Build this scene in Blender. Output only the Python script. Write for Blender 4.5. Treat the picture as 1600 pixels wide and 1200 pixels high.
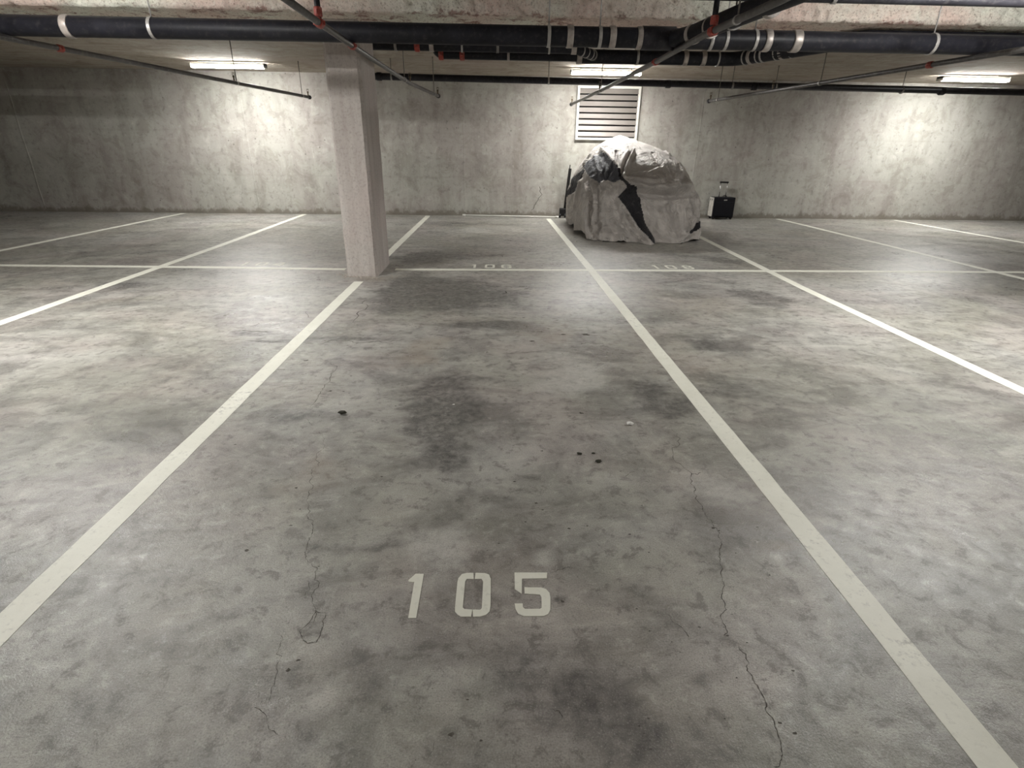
import bpy, bmesh, math, random
import numpy as np
from mathutils import Vector, Matrix, noise

# ------------------------------------------------------------------ reset
for o in list(bpy.data.objects):
    bpy.data.objects.remove(o, do_unlink=True)
SC = bpy.context.scene
COL = SC.collection
random.seed(7)

# ------------------------------------------------------------------ camera
CAM_H = 1.30
F_PX, PITCH, YAW, ROLL = 847.07, 0.40701, 0.0355, 0.01343
fwd = Vector((math.sin(YAW) * math.cos(PITCH), math.cos(YAW) * math.cos(PITCH), -math.sin(PITCH)))
rgt = Vector((math.cos(YAW), -math.sin(YAW), 0.0))
upv = rgt.cross(fwd)
r2 = math.cos(ROLL) * rgt + math.sin(ROLL) * upv
u2 = -math.sin(ROLL) * rgt + math.cos(ROLL) * upv
cam_data = bpy.data.cameras.new('camera')
cam_data.sensor_fit = 'HORIZONTAL'
cam_data.sensor_width = 36.0
cam_data.lens = F_PX / 1600.0 * 36.0
cam_data.clip_end = 100
cam = bpy.data.objects.new('camera', cam_data)
COL.objects.link(cam)
M = Matrix.Identity(4)
for i in range(3):
    M[i][0] = r2[i]; M[i][1] = u2[i]; M[i][2] = -fwd[i]
M[2][3] = CAM_H
cam.matrix_world = M
SC.camera = cam

# ------------------------------------------------------------------ world, exposure
world = bpy.data.worlds.new('world')
SC.world = world
world.use_nodes = True
world.node_tree.nodes['Background'].inputs[0].default_value = (0.9, 0.93, 1.0, 1)
world.node_tree.nodes['Background'].inputs[1].default_value = 0.02
SC.view_settings.view_transform = 'Standard'
SC.view_settings.look = 'None'
SC.view_settings.gamma = 1.0
SC.view_settings.use_curve_mapping = False
SC.view_settings.exposure = 0.46
WALL_LAMP = 150.0        # emission of the fluorescent lenses along the far wall
AISLE_LAMP = 240.0       # emission of the fluorescent lenses over the aisle
STALL_LAMP = 185.0       # emission of the lenses just before the beam
LAMP_COLOR = (1.0, 0.99, 0.955)

# ------------------------------------------------------------------ sizes of the place
WY = 12.17              # face of the far wall
CEIL = 2.64             # slab underside
BEAM = 2.40             # beam underside
XL, XR, YB = -12.5, 13.5, -8.0

# ------------------------------------------------------------------ helpers
def obj(name, verts, faces, mat=None, parent=None, smooth=False):
    me = bpy.data.meshes.new(name)
    me.from_pydata([tuple(v) for v in verts], [], [tuple(f) for f in faces])
    me.update()
    if mat: me.materials.append(mat)
    if smooth:
        me.polygons.foreach_set('use_smooth', [True] * len(me.polygons))
    o = bpy.data.objects.new(name, me)
    COL.objects.link(o)
    if parent: o.parent = parent
    return o

def bobj(name, bm, mat=None, parent=None, smooth=False):
    me = bpy.data.meshes.new(name)
    bmesh.ops.recalc_face_normals(bm, faces=bm.faces[:])
    bm.to_mesh(me); bm.free()
    if mat: me.materials.append(mat)
    if smooth:
        me.polygons.foreach_set('use_smooth', [True] * len(me.polygons))
    o = bpy.data.objects.new(name, me)
    COL.objects.link(o)
    if parent: o.parent = parent
    return o

def empty(name, loc=(0, 0, 0)):
    o = bpy.data.objects.new(name, None)
    COL.objects.link(o); o.location = loc
    o.empty_display_size = 0.1
    return o

def tag(o, label=None, cat=None, group=None, kind=None):
    if label: o['label'] = label
    if cat: o['category'] = cat
    if group: o['group'] = group
    if kind: o['kind'] = kind
    return o

def add_box(bm, lo, hi, bevel=0.0, seg=2, mat=None):
    r = bmesh.ops.create_cube(bm, size=1.0)
    vs = r['verts']
    for v in vs:
        v.co = Vector([(lo[i] + hi[i]) / 2 + v.co[i] * (hi[i] - lo[i]) for i in range(3)])
    if bevel > 0:
        es = list({e for v in vs for e in v.link_edges})
        bmesh.ops.bevel(bm, geom=es, offset=bevel, segments=seg, affect='EDGES', profile=0.5)
    return vs

def box(name, lo, hi, mat, parent=None, bevel=0.0, seg=2):
    bm = bmesh.new(); add_box(bm, lo, hi, bevel, seg)
    return bobj(name, bm, mat, parent)

def tube_geo(pts, r, n=16, caps=True, verts=None, faces=None):
    """sweep a circle along a polyline; r is a number or one radius per point"""
    verts = [] if verts is None else verts
    faces = [] if faces is None else faces
    P = [Vector(p) for p in pts]
    R = r if isinstance(r, (list, tuple)) else [r] * len(P)
    base = len(verts)
    t0 = (P[1] - P[0]).normalized()
    ref = Vector((0, 0, 1)) if abs(t0.z) < 0.9 else Vector((0, 1, 0))
    side = t0.cross(ref).normalized()
    for i, p in enumerate(P):
        if i == 0: t = t0; k = 1.0
        elif i == len(P) - 1: t = (P[i] - P[i - 1]).normalized(); k = 1.0
        else:
            a = (P[i] - P[i - 1]).normalized(); b = (P[i + 1] - P[i]).normalized()
            t = (a + b)
            t = t.normalized() if t.length > 1e-6 else a
        side = (side - t * side.dot(t)).normalized()
        up = side.cross(t).normalized()
        for k2 in range(n):
            an = 2 * math.pi * k2 / n
            verts.append(p + side * (math.cos(an) * R[i]) + up * (math.sin(an) * R[i]))
    for i in range(len(P) - 1):
        for k2 in range(n):
            a = base + i * n + k2; b = base + i * n + (k2 + 1) % n
            faces.append((a, b, b + n, a + n))
    if caps:
        faces.append(tuple(base + k2 for k2 in range(n))[::-1])
        faces.append(tuple(base + (len(P) - 1) * n + k2 for k2 in range(n)))
    return verts, faces

def tube(name, pts, r, mat, parent=None, n=16, smooth=True):
    v, f = tube_geo(pts, r, n)
    o = obj(name, v, f, mat, parent, smooth)
    if smooth:
        for p in o.data.polygons:
            if len(p.vertices) > 4: p.use_smooth = False
    return o

def arc_corner(a, b, c, rad, n=6):
    """points of a rounded corner at b"""
    a, b, c = Vector(a), Vector(b), Vector(c)
    p0 = b + (a - b).normalized() * rad; p1 = b + (c - b).normalized() * rad
    out = []
    for i in range(n + 1):
        t = i / n
        out.append(p0 * (1 - t) ** 2 + b * 2 * t * (1 - t) + p1 * t * t)
    return out

def hash2(ix, iy, seed):
    n = (ix * 374761393 + iy * 668265263 + seed * 1442695041) & 0xFFFFFFFF
    n = ((n ^ (n >> 13)) * 1274126177) & 0xFFFFFFFF
    return ((n ^ (n >> 16)) & 0xFFFF) / 65535.0

def vnoise(x, y, seed=0):
    xi = np.floor(x).astype(np.int64); yi = np.floor(y).astype(np.int64)
    fx = x - xi; fy = y - yi
    fx = fx * fx * (3 - 2 * fx); fy = fy * fy * (3 - 2 * fy)
    a = hash2(xi, yi, seed); b = hash2(xi + 1, yi, seed)
    c = hash2(xi, yi + 1, seed); d = hash2(xi + 1, yi + 1, seed)
    return (a * (1 - fx) + b * fx) * (1 - fy) + (c * (1 - fx) + d * fx) * fy

def fbm(x, y, seed=0, octv=4):
    s = 0; amp = 1; tot = 0
    for k in range(octv):
        s = s + amp * vnoise(x * 2 ** k + 17.3 * k, y * 2 ** k + 9.1 * k, seed + k); tot += amp; amp *= 0.55
    return s / tot

# ------------------------------------------------------------------ materials
class NT:
    def __init__(self, name):
        self.m = bpy.data.materials.new(name); self.m.use_nodes = True
        self.t = self.m.node_tree; self.b = self.t.nodes['Principled BSDF']
        self.tc = self.t.nodes.new('ShaderNodeTexCoord').outputs['Object']
    def n(self, kind, **kw):
        nd = self.t.nodes.new(kind)
        for k, v in kw.items(): setattr(nd, k, v)
        return nd
    def link(self, a, b): self.t.links.new(a, b)
    def scaled(self, s, loc=(0, 0, 0)):
        mp = self.n('ShaderNodeMapping')
        mp.inputs['Scale'].default_value = s; mp.inputs['Location'].default_value = loc
        self.link(self.tc, mp.inputs['Vector']); return mp.outputs[0]
    def noise(self, scale, detail=4, rough=0.55, vec=None, dist=0.0):
        nd = self.n('ShaderNodeTexNoise')
        nd.inputs['Scale'].default_value = scale; nd.inputs['Detail'].default_value = detail
        nd.inputs['Roughness'].default_value = rough; nd.inputs['Distortion'].default_value = dist
        self.link(vec if vec else self.tc, nd.inputs['Vector'])
        return nd.outputs['Fac']
    def ramp(self, fac, stops):
        nd = self.n('ShaderNodeValToRGB')
        el = nd.color_ramp.elements
        while len(el) < len(stops): el.new(0.5)
        for e, (p, c) in zip(el, stops):
            e.position = p
            e.color = (c, c, c, 1) if not isinstance(c, (tuple, list)) else (*c, 1)
        self.link(fac, nd.inputs[0]); return nd.outputs[0]
    def mix(self, fac, a, b, mode='MIX'):
        nd = self.n('ShaderNodeMix', data_type='RGBA', blend_type=mode)
        for sock, v in ((nd.inputs[0], fac), (nd.inputs[6], a), (nd.inputs[7], b)):
            if hasattr(v, 'links'): self.link(v, sock)
            elif isinstance(v, (tuple, list)): sock.default_value = (*v, 1)
            else: sock.default_value = v
        return nd.outputs[2]
    def math(self, op, a, b=0.0, clamp=False):
        nd = self.n('ShaderNodeMath', operation=op); nd.use_clamp = clamp
        for sock, v in ((nd.inputs[0], a), (nd.inputs[1], b)):
            if hasattr(v, 'links'): self.link(v, sock)
            else: sock.default_value = v
        return nd.outputs[0]
    def color(self, c):
        if hasattr(c, 'links'): self.link(c, self.b.inputs['Base Color'])
        else: self.b.inputs['Base Color'].default_value = (*c, 1)
    def rough(self, r):
        if hasattr(r, 'links'): self.link(r, self.b.inputs['Roughness'])
        else: self.b.inputs['Roughness'].default_value = r
    def bump(self, h, strength=0.3, dist=0.01):
        nd = self.n('ShaderNodeBump'); nd.inputs['Strength'].default_value = strength
        nd.inputs['Distance'].default_value = dist
        self.link(h, nd.inputs['Height']); self.link(nd.outputs[0], self.b.inputs['Normal'])

def simple(name, col, rough=0.5, metal=0.0, var=0.25, scale=9.0, bump=0.0, dust=None):
    k = NT(name)
    f = k.noise(scale, 5)
    dark = tuple(c * (1 - var) for c in col); lite = tuple(min(1, c * (1 + var)) for c in col)
    c = k.mix(k.ramp(f, [(0.3, 0.0), (0.7, 1.0)]), dark, lite)
    if dust:
        g = k.noise(26, 6, 0.7)
        c = k.mix(k.ramp(g, [(0.52, 0.0), (0.72, dust[1])]), c, dust[0])
    k.color(c); k.b.inputs['Metallic'].default_value = metal
    k.rough(k.ramp(f, [(0.2, max(0, rough - 0.08)), (0.8, min(1, rough + 0.08))]))
    if bump: k.bump(k.noise(scale * 8, 3), bump, 0.004)
    return k.m

MAT = {}
def build_materials():
    # --- floor: power-floated slab, worn, oily; the 'marks' attribute holds dark, light and brown stains
    k = NT('floor_concrete')
    at = k.n('ShaderNodeAttribute', attribute_name='marks')
    sep = k.n('ShaderNodeSeparateColor'); k.link(at.outputs['Color'], sep.inputs[0])
    big = k.noise(0.55, 6, 0.6, dist=0.8)
    mid = k.noise(2.2, 9, 0.68, dist=0.9)
    fine = k.noise(13, 9, 0.74, dist=0.3)
    swirl = k.noise(1.0, 8, 0.70, vec=k.scaled((1.5, 3.4, 1)), dist=1.6)     # trowel sweeps
    grain = k.noise(210, 3, 0.75)
    c = k.mix(k.ramp(big, [(0.40, 0.0), (0.60, 1.0)]), (0.318, 0.310, 0.268), (0.375, 0.366, 0.340))
    c = k.mix(k.ramp(mid, [(0.40, 0.80), (0.56, 0.0)]), c, k.mix(1.0, c, (0.60, 0.60, 0.61), 'MULTIPLY'))
    c = k.mix(k.ramp(swirl, [(0.37, 0.65), (0.50, 0.0)]), c, k.mix(1.0, c, (0.58, 0.565, 0.56), 'MULTIPLY'))
    c = k.mix(k.ramp(swirl, [(0.56, 0.0), (0.68, 0.55)]), c, (0.50, 0.49, 0.445))
    c = k.mix(k.ramp(fine, [(0.39, 0.66), (0.47, 0.0)]), c, (0.130, 0.122, 0.110))
    c = k.mix(k.ramp(fine, [(0.55, 0.0), (0.66, 0.42)]), c, (0.53, 0.52, 0.475))
    tint = k.noise(1.3, 4, vec=k.scaled((1, 1, 1), (7, 3, 0)))
    c = k.mix(k.ramp(tint, [(0.46, 0.0), (0.60, 0.7)]), c, k.mix(1.0, c, (1.03, 0.965, 0.985), 'MULTIPLY'))
    # stains
    blot = k.noise(26, 9, 0.80, dist=0.4)
    wear = k.ramp(blot, [(0.36, 1.0), (0.60, 0.38)])
    c = k.mix(k.math('MULTIPLY', sep.outputs[0], wear), c, (0.062, 0.058, 0.056))
    c = k.mix(k.math('MULTIPLY', sep.outputs[1], k.ramp(blot, [(0.35, 0.25), (0.6, 0.75)])), c, (0.53, 0.52, 0.485))
    c = k.mix(k.math('MULTIPLY', sep.outputs[2], 0.5), c, (0.26, 0.205, 0.15))
    c = k.mix(k.ramp(grain, [(0.34, 0.60), (0.48, 0.0)]), c, (0.12, 0.115, 0.11))
    c = k.mix(k.ramp(grain, [(0.56, 0.0), (0.70, 0.42)]), c, (0.56, 0.55, 0.53))
    k.color(c)
    rr = k.ramp(mid, [(0.35, 0.23), (0.65, 0.40)])
    k.rough(k.mix(k.ramp(fine, [(0.35, 0.5), (0.6, 0.0)]), rr, (0.62, 0.62, 0.62)))
    k.b.inputs['Specular IOR Level'].default_value = 0.42
    hgt = k.math('ADD', k.math('MULTIPLY', fine, 0.8), k.math('MULTIPLY', grain, 0.25))
    hgt = k.math('ADD', hgt, k.math('MULTIPLY', k.noise(5, 3), 1.4))
    k.bump(hgt, 0.28, 0.012)
    MAT['floor'] = k.m

    # --- cast concrete wall
    k = NT('wall_concrete')
    big = k.noise(0.6, 5, 0.6, dist=0.4)
    streak = k.noise(1.0, 6, 0.62, vec=k.scaled((3.2, 3.2, 0.55)))
    fine = k.noise(11, 8, 0.7)
    blob = k.noise(3.2, 8, 0.68, dist=0.7)
    c = k.mix(k.ramp(big, [(0.40, 0.0), (0.60, 1.0)]), (0.365, 0.338, 0.312), (0.415, 0.408, 0.368))
    c = k.mix(k.ramp(streak, [(0.38, 0.65), (0.52, 0.0)]), c, k.mix(1.0, c, (0.76, 0.745, 0.73), 'MULTIPLY'))
    c = k.mix(k.ramp(blob, [(0.38, 0.7), (0.50, 0.0)]), c, k.mix(1.0, c, (0.74, 0.72, 0.69), 'MULTIPLY'))
    c = k.mix(k.ramp(blob, [(0.56, 0.0), (0.68, 0.5)]), c, (0.53, 0.52, 0.475))
    c = k.mix(k.ramp(fine, [(0.34, 0.55), (0.45, 0.0)]), c, (0.20, 0.185, 0.165))
    c = k.mix(k.ramp(fine, [(0.58, 0.0), (0.70, 0.40)]), c, (0.58, 0.565, 0.52))
    # lift marks of the formwork: slightly darker bands along the pour heights
    zz = k.n('ShaderNodeSeparateXYZ'); k.link(k.tc, zz.inputs[0])
    lift = k.math('PINGPONG', k.math('ADD', zz.outputs[2], k.math('MULTIPLY', big, 0.10)), 0.41)
    c = k.mix(k.ramp(lift, [(0.0, 0.20), (0.03, 0.0)]), c, (0.27, 0.25, 0.22))
    # bug holes
    vor = k.n('ShaderNodeTexVoronoi'); vor.inputs['Scale'].default_value = 5.0; k.link(k.tc, vor.inputs['Vector'])
    spot = k.math('MULTIPLY', k.ramp(vor.outputs['Distance'], [(0.05, 1.0), (0.085, 0.0)]), k.ramp(k.noise(1.9, 2), [(0.5, 0.0), (0.56, 1.0)]))
    c = k.mix(k.math('MULTIPLY', spot, 0.75), c, (0.13, 0.12, 0.11))
    # splash dirt along the foot, ragged upper edge
    edge = k.math('ADD', zz.outputs[2], k.math('MULTIPLY', k.math('SUBTRACT', k.noise(5.5, 6, 0.7, vec=k.scaled((1, 1, 0.6))), 0.5), -0.42))
    c = k.mix(k.ramp(edge, [(0.05, 0.72), (0.115, 0.0)]), c, (0.155, 0.135, 0.105))
    k.color(c); k.rough(0.86)
    k.bump(k.math('ADD', fine, k.math('MULTIPLY', streak, 0.8)), 0.35, 0.012)
    MAT['wall'] = k.m

    # --- slab soffit
    k = NT('soffit_concrete')
    big = k.noise(0.7, 5); board = k.noise(1.0, 6, 0.7, vec=k.scaled((0.8, 9, 1)))
    fine = k.noise(18, 8, 0.75)
    blob = k.noise(2.6, 8, 0.7, dist=0.8)
    c = k.mix(k.ramp(board, [(0.35, 0.0), (0.65, 1.0)]), (0.29, 0.250, 0.200), (0.375, 0.338, 0.285))
    c = k.mix(k.ramp(blob, [(0.38, 0.75), (0.50, 0.0)]), c, (0.215, 0.175, 0.140))
    c = k.mix(k.ramp(blob, [(0.56, 0.0), (0.68, 0.5)]), c, (0.44, 0.42, 0.37))
    c = k.mix(k.ramp(fine, [(0.36, 0.6), (0.47, 0.0)]), c, (0.18, 0.15, 0.12))
    c = k.mix(k.ramp(big, [(0.5, 0.0), (0.65, 0.4)]), c, (0.36, 0.29, 0.265))
    k.color(c); k.rough(0.9)
    k.bump(k.math('ADD', fine, board), 0.6, 0.02)
    MAT['soffit'] = k.m

    # --- sprayed fireproofing on the beam
    k = NT('sprayed_fireproofing')
    big = k.noise(0.9, 4, dist=0.5); fine = k.noise(26, 8, 0.75); red = k.noise(5.5, 6, 0.7)
    zz = k.n('ShaderNodeSeparateXYZ'); k.link(k.tc, zz.inputs[0])
    c = k.mix(k.ramp(big, [(0.42, 0.0), (0.58, 1.0)]), (0.80, 0.64, 0.565), (0.84, 0.83, 0.73))
    # red-brown noise patches, denser towards the bottom arris
    thin = k.math('SUBTRACT', red, k.math('MULTIPLY', k.math('SUBTRACT', zz.outputs[2], BEAM), 1.6))
    c = k.mix(k.ramp(thin, [(0.52, 0.0), (0.60, 0.75)]), c, (0.27, 0.115, 0.09))
    gr = k.noise(55, 5, 0.7)
    c = k.mix(k.ramp(gr, [(0.36, 0.75), (0.46, 0.0)]), c, k.mix(1.0, c, (0.40, 0.33, 0.28), 'MULTIPLY'))
    c = k.mix(k.ramp(fine, [(0.32, 0.6), (0.42, 0.0)]), c, (0.24, 0.19, 0.15))
    c = k.mix(k.ramp(fine, [(0.54, 0.0), (0.66, 0.65)]), c, (0.88, 0.86, 0.78))
    k.color(c); k.rough(0.95)
    lump = k.noise(48, 6, 0.7)
    k.bump(k.math('ADD', fine, lump), 0.7, 0.03)
    MAT['spray'] = k.m

    # --- pillar
    k = NT('pillar_concrete')
    st = k.noise(1.0, 7, 0.7, vec=k.scaled((7, 7, 0.8))); fine = k.noise(42, 7, 0.75)
    big = k.noise(1.4, 3)
    c = k.mix(k.ramp(st, [(0.34, 0.0), (0.66, 1.0)]), (0.37, 0.325, 0.300), (0.50, 0.465, 0.435))
    c = k.mix(k.ramp(big, [(0.45, 0.0), (0.65, 0.5)]), c, (0.50, 0.415, 0.39))
    c = k.mix(k.ramp(fine, [(0.34, 0.5), (0.5, 0.0)]), c, (0.21, 0.18, 0.165))
    k.color(c); k.rough(0.85); k.bump(k.math('ADD', fine, st), 0.5, 0.008)
    MAT['pillar'] = k.m

    # --- line paint, scuffed
    k = NT('line_paint')
    fine = k.noise(30, 8, 0.75); mid = k.noise(3.0, 6, 0.7)
    c = k.mix(k.ramp(mid, [(0.3, 0.0), (0.7, 1.0)]), (0.66, 0.655, 0.57), (0.78, 0.775, 0.69))
    c = k.mix(k.ramp(fine, [(0.30, 0.5), (0.44, 0.0)]), c, (0.36, 0.35, 0.31))
    scuff = k.math('MULTIPLY', k.ramp(fine, [(0.36, 1.0), (0.50, 0.0)]), k.ramp(mid, [(0.55, 0.0), (0.65, 1.0)]))
    c = k.mix(k.math('MULTIPLY', scuff, 0.7), c, (0.27, 0.26, 0.24))
    k.color(c); k.rough(0.55); k.bump(fine, 0.15, 0.004)
    MAT['paint'] = k.m

    MAT['crack'] = simple('crack_shadowed_gap', (0.075, 0.068, 0.058), 0.95, var=0.4, scale=30)
    MAT['pit'] = simple('spalled_concrete', (0.085, 0.078, 0.066), 0.95, var=0.5, scale=60)
    MAT['black_pipe'] = simple('black_drain_pipe', (0.011, 0.011, 0.015), 0.5, var=0.4, scale=5, dust=((0.10, 0.09, 0.085), 0.25))
    MAT['steel_pipe'] = simple('dusty_sprinkler_pipe', (0.085, 0.080, 0.078), 0.45, metal=0.35, var=0.35, scale=6, dust=((0.24, 0.22, 0.20), 0.6))
    MAT['dark_pipe'] = simple('dark_steel_pipe', (0.022, 0.021, 0.026), 0.45, metal=0.1, var=0.4, scale=5, dust=((0.11, 0.10, 0.10), 0.35))
    MAT['band'] = simple('steel_clamp_band', (0.36, 0.325, 0.30), 0.42, metal=0.35, var=0.3, scale=20, dust=((0.42, 0.33, 0.29), 0.6))
    MAT['galv'] = simple('galvanised_strap', (0.36, 0.345, 0.33), 0.42, metal=0.4, var=0.25, scale=24)
    MAT['rod'] = simple('hanger_rod_steel', (0.16, 0.145, 0.13), 0.5, metal=0.5, var=0.3, scale=20)
    MAT['red'] = simple('red_coupling_paint', (0.30, 0.045, 0.032), 0.55, var=0.3, scale=30, dust=((0.40, 0.32, 0.28), 0.5))
    MAT['brass'] = simple('bronze_sprinkler_head', (0.10, 0.075, 0.05), 0.45, metal=0.6, var=0.3, scale=60)
    MAT['white_metal'] = simple('white_enamel', (0.68, 0.67, 0.62), 0.45, var=0.08, scale=4)
    MAT['slat'] = simple('louver_blade_enamel', (0.21, 0.188, 0.170), 0.45, metal=0.1, var=0.10, scale=3)
    MAT['void'] = simple('duct_shade_black', (0.010, 0.009, 0.008), 0.9, var=0.2)
    MAT['case_black'] = simple('black_nylon', (0.006, 0.006, 0.009), 0.65, var=0.25, scale=40, bump=0.2)
    MAT['case_grey'] = simple('pale_grey_side_fabric', (0.46, 0.44, 0.40), 0.7, var=0.18, scale=20, bump=0.2)
    MAT['black_plastic'] = simple('black_plastic', (0.014, 0.013, 0.013), 0.45, var=0.2, scale=14)
    MAT['chrome'] = simple('bright_tube', (0.72, 0.72, 0.72), 0.22, metal=0.9, var=0.06, scale=10)
    MAT['pvc'] = simple('white_pvc', (0.74, 0.73, 0.68), 0.4, var=0.06, scale=4)
    MAT['debris_dark'] = simple('dry_leaf', (0.028, 0.026, 0.015), 0.8, var=0.5, scale=40)
    MAT['debris_white'] = simple('white_scrap', (0.80, 0.79, 0.76), 0.7, var=0.08, scale=30)
    MAT['crumb'] = simple('concrete_crumbs', (0.40, 0.35, 0.31), 0.95, var=0.35, scale=40)

    for nm in ('black_pipe', 'dark_pipe', 'case_black', 'black_plastic'):
        MAT[nm].node_tree.nodes['Principled BSDF'].inputs['Specular IOR Level'].default_value = 0.2
    # --- car cover fabrics
    def fabric(name, col, var, rough, metal):
        k = NT(name)
        f = k.noise(3.0, 6, 0.65); w = k.noise(38, 6, 0.7)
        c = k.mix(k.ramp(f, [(0.34, 0.0), (0.66, 1.0)]), tuple(x * (1 - var) for x in col), tuple(x * (1 + var) for x in col))
        k.color(c); k.b.inputs['Metallic'].default_value = metal
        k.rough(k.ramp(w, [(0.3, rough - 0.08), (0.7, rough + 0.1)]))
        k.b.inputs['Sheen Weight'].default_value = 0.05
        wr = k.math('ABSOLUTE', k.math('SUBTRACT', k.noise(5.5, 5, 0.6, dist=2.2), 0.5))
        k.bump(k.math('ADD', k.math('MULTIPLY', w, 0.25), k.math('MULTIPLY', wr, -3.0)), 0.9, 0.04)
        return k.m
    MAT['cover'] = fabric('silver_grey_cover_cloth', (0.52, 0.482, 0.450), 0.12, 0.48, 0.12)
    MAT['cover_slate'] = fabric('slate_cover_cloth', (0.135, 0.138, 0.156), 0.15, 0.6, 0.05)
    MAT['cover_black'] = fabric('black_cover_cloth', (0.010, 0.009, 0.012), 0.2, 0.6, 0.0)

    # --- lamp lens
    k = NT('fluorescent_lens')
    em = (*LAMP_COLOR, 1)
    k.b.inputs['Base Color'].default_value = (0.9, 0.9, 0.88, 1)
    k.b.inputs['Emission Color'].default_value = em
    k.b.inputs['Emission Strength'].default_value = WALL_LAMP
    MAT['lens_wall'] = k.m
    k2 = k.m.copy(); k2.name = 'fluorescent_lens_aisle'
    k2.node_tree.nodes['Principled BSDF'].inputs['Emission Strength'].default_value = AISLE_LAMP
    MAT['lens_aisle'] = k2
    k3 = k.m.copy(); k3.name = 'fluorescent_lens_stall'  # same lens, with the strength set for the lamps before the beam
    k3.node_tree.nodes['Principled BSDF'].inputs['Emission Strength'].default_value = STALL_LAMP
    MAT['lens_stall'] = k3
build_materials()

# ------------------------------------------------------------------ measured data (metres on the floor)
MARK_DARK=[(-0.255, 2.401, 0.148, 0.519, 0.75), (-0.362, 2.822, 0.198, 0.345, 0.55), (-0.401, 2.282, 0.075, 0.304, 0.3), (0.188, 2.247, 0.152, 0.298, 0.35), (0.071, 1.841, 0.156, 0.132, 0.3), (0.989, 2.768, 0.228, 0.205, 0.75), (0.948, 3.016, 0.157, 0.118, 0.5), (0.116, 4.153, 0.307, 0.153, 0.85), (-0.27, 4.216, 0.31, 0.105, 0.5), (-0.462, 5.413, 0.576, 0.593, 0.6), (-0.882, 5.67, 0.332, 0.529, 0.5), (-0.706, 4.829, 0.403, 0.44, 0.5), (-0.194, 5.075, 0.663, 0.717, 0.35), (-1.332, 4.007, 0.242, 0.095, 0.5), (-1.826, 4.034, 0.164, 0.064, 0.95), (-1.603, 3.821, 0.231, 0.05, 0.9), (-0.95, 3.811, 0.42, 0.058, 0.6), (-1.446, 4.817, 0.34, 0.436, 0.3), (-1.12, 2.595, 0.368, 0.12, 0.65), (-1.17, 2.384, 0.187, 0.098, 0.4), (1.611, 3.733, 0.287, 0.2, 0.6), (1.556, 4.401, 0.33, 0.341, 0.3), (2.598, 5.279, 0.294, 0.526, 0.5), (1.836, 5.316, 0.522, 0.531, 0.4), (3.025, 7.046, 0.387, 0.314, 0.6), (2.55, 7.543, 0.547, 0.304, 0.55), (3.93, 8.435, 0.515, 0.314, 0.5), (5.747, 10.966, 0.336, 0.31, 0.4), (-0.964, 7.086, 0.368, 0.4, 0.7), (-0.877, 10.697, 0.545, 0.386, 0.6), (-0.919, 9.805, 0.669, 0.409, 0.35), (0.517, 10.599, 0.428, 0.286, 0.4), (0.473, 8.573, 0.299, 0.256, 0.4), (-0.633, 7.614, 0.701, 0.708, 0.35), (-1.632, 7.801, 0.532, 0.529, 0.3), (-2.408, 6.893, 0.469, 0.294, 0.35), (-2.832, 7.429, 0.5, 0.386, 0.3), (-4.143, 10.463, 0.682, 0.367, 0.3), (1.477, 2.728, 0.18, 0.494, 0.45), (1.782, 3.036, 0.12, 0.3, 0.3), (1.323, 3.03, 0.159, 0.248, 0.3), (-0.486, 1.57, 0.205, 0.031, 0.55), (-0.304, 1.567, 0.115, 0.027, 0.4), (-0.685, 1.556, 0.09, 0.034, 0.2), (-0.358, 1.369, 0.062, 0.085, 0.35), (-0.269, 1.326, 0.061, 0.081, 0.35), (-0.357, 1.003, 0.067, 0.055, 0.45), (-0.41, 1.081, 0.088, 0.041, 0.35), (-0.241, 0.905, 0.11, 0.049, 0.35), (-0.731, 2.156, 0.173, 0.222, 0.25), (-0.911, 2.266, 0.149, 0.181, 0.25), (0.213, 0.991, 0.236, 0.129, 0.35), (0.329, 0.898, 0.191, 0.098, 0.35), (-0.023, 1.135, 0.219, 0.131, 0.3), (0.552, 1.002, 0.031, 0.034, 0.5), (0.485, 1.316, 0.025, 0.108, 0.3), (0.451, 1.237, 0.024, 0.1, 0.3), (0.216, 1.292, 0.017, 0.018, 0.9), (-0.106, 0.869, 0.015, 0.011, 0.9), (-0.541, 1.204, 0.022, 0.052, 0.6), (-0.557, 1.063, 0.017, 0.024, 0.8), (0.157, 1.065, 0.106, 0.101, 0.25), (-0.11, 0.841, 0.227, 0.06, 0.25), (-0.915, 3.459, 0.257, 0.183, 0.25), (0.47, 2.836, 0.223, 0.177, 0.25), (-0.008, 2.601, 0.204, 0.229, 0.2), (0.275, 1.794, 0.076, 0.127, 0.35), (0.834, 1.453, 0.089, 0.079, 0.2), (0.932, 1.333, 0.063, 0.083, 0.3), (1.026, 1.619, 0.097, 0.051, 0.25), (0.477, 0.863, 0.188, 0.093, 0.25), (-0.048, 3.016, 0.349, 0.078, 0.35), (1.911, 5.854, 0.358, 0.254, 0.3), (0.47, 3.455, 0.088, 0.075, 0.4), (0.729, 3.974, 0.15, 0.047, 0.5), (2.894, 3.035, 0.369, 0.303, 0.5), (3.911, 5.079, 0.584, 0.372, 0.5), (-2.223, 3.462, 0.377, 0.242, 0.5), (-1.712, 2.281, 0.236, 0.24, 0.4), (1.723, 1.738, 0.181, 0.165, 0.4), (-3.627, 5.429, 0.368, 0.215, 0.5), (5.653, 7.576, 0.765, 0.414, 0.4)]
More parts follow.
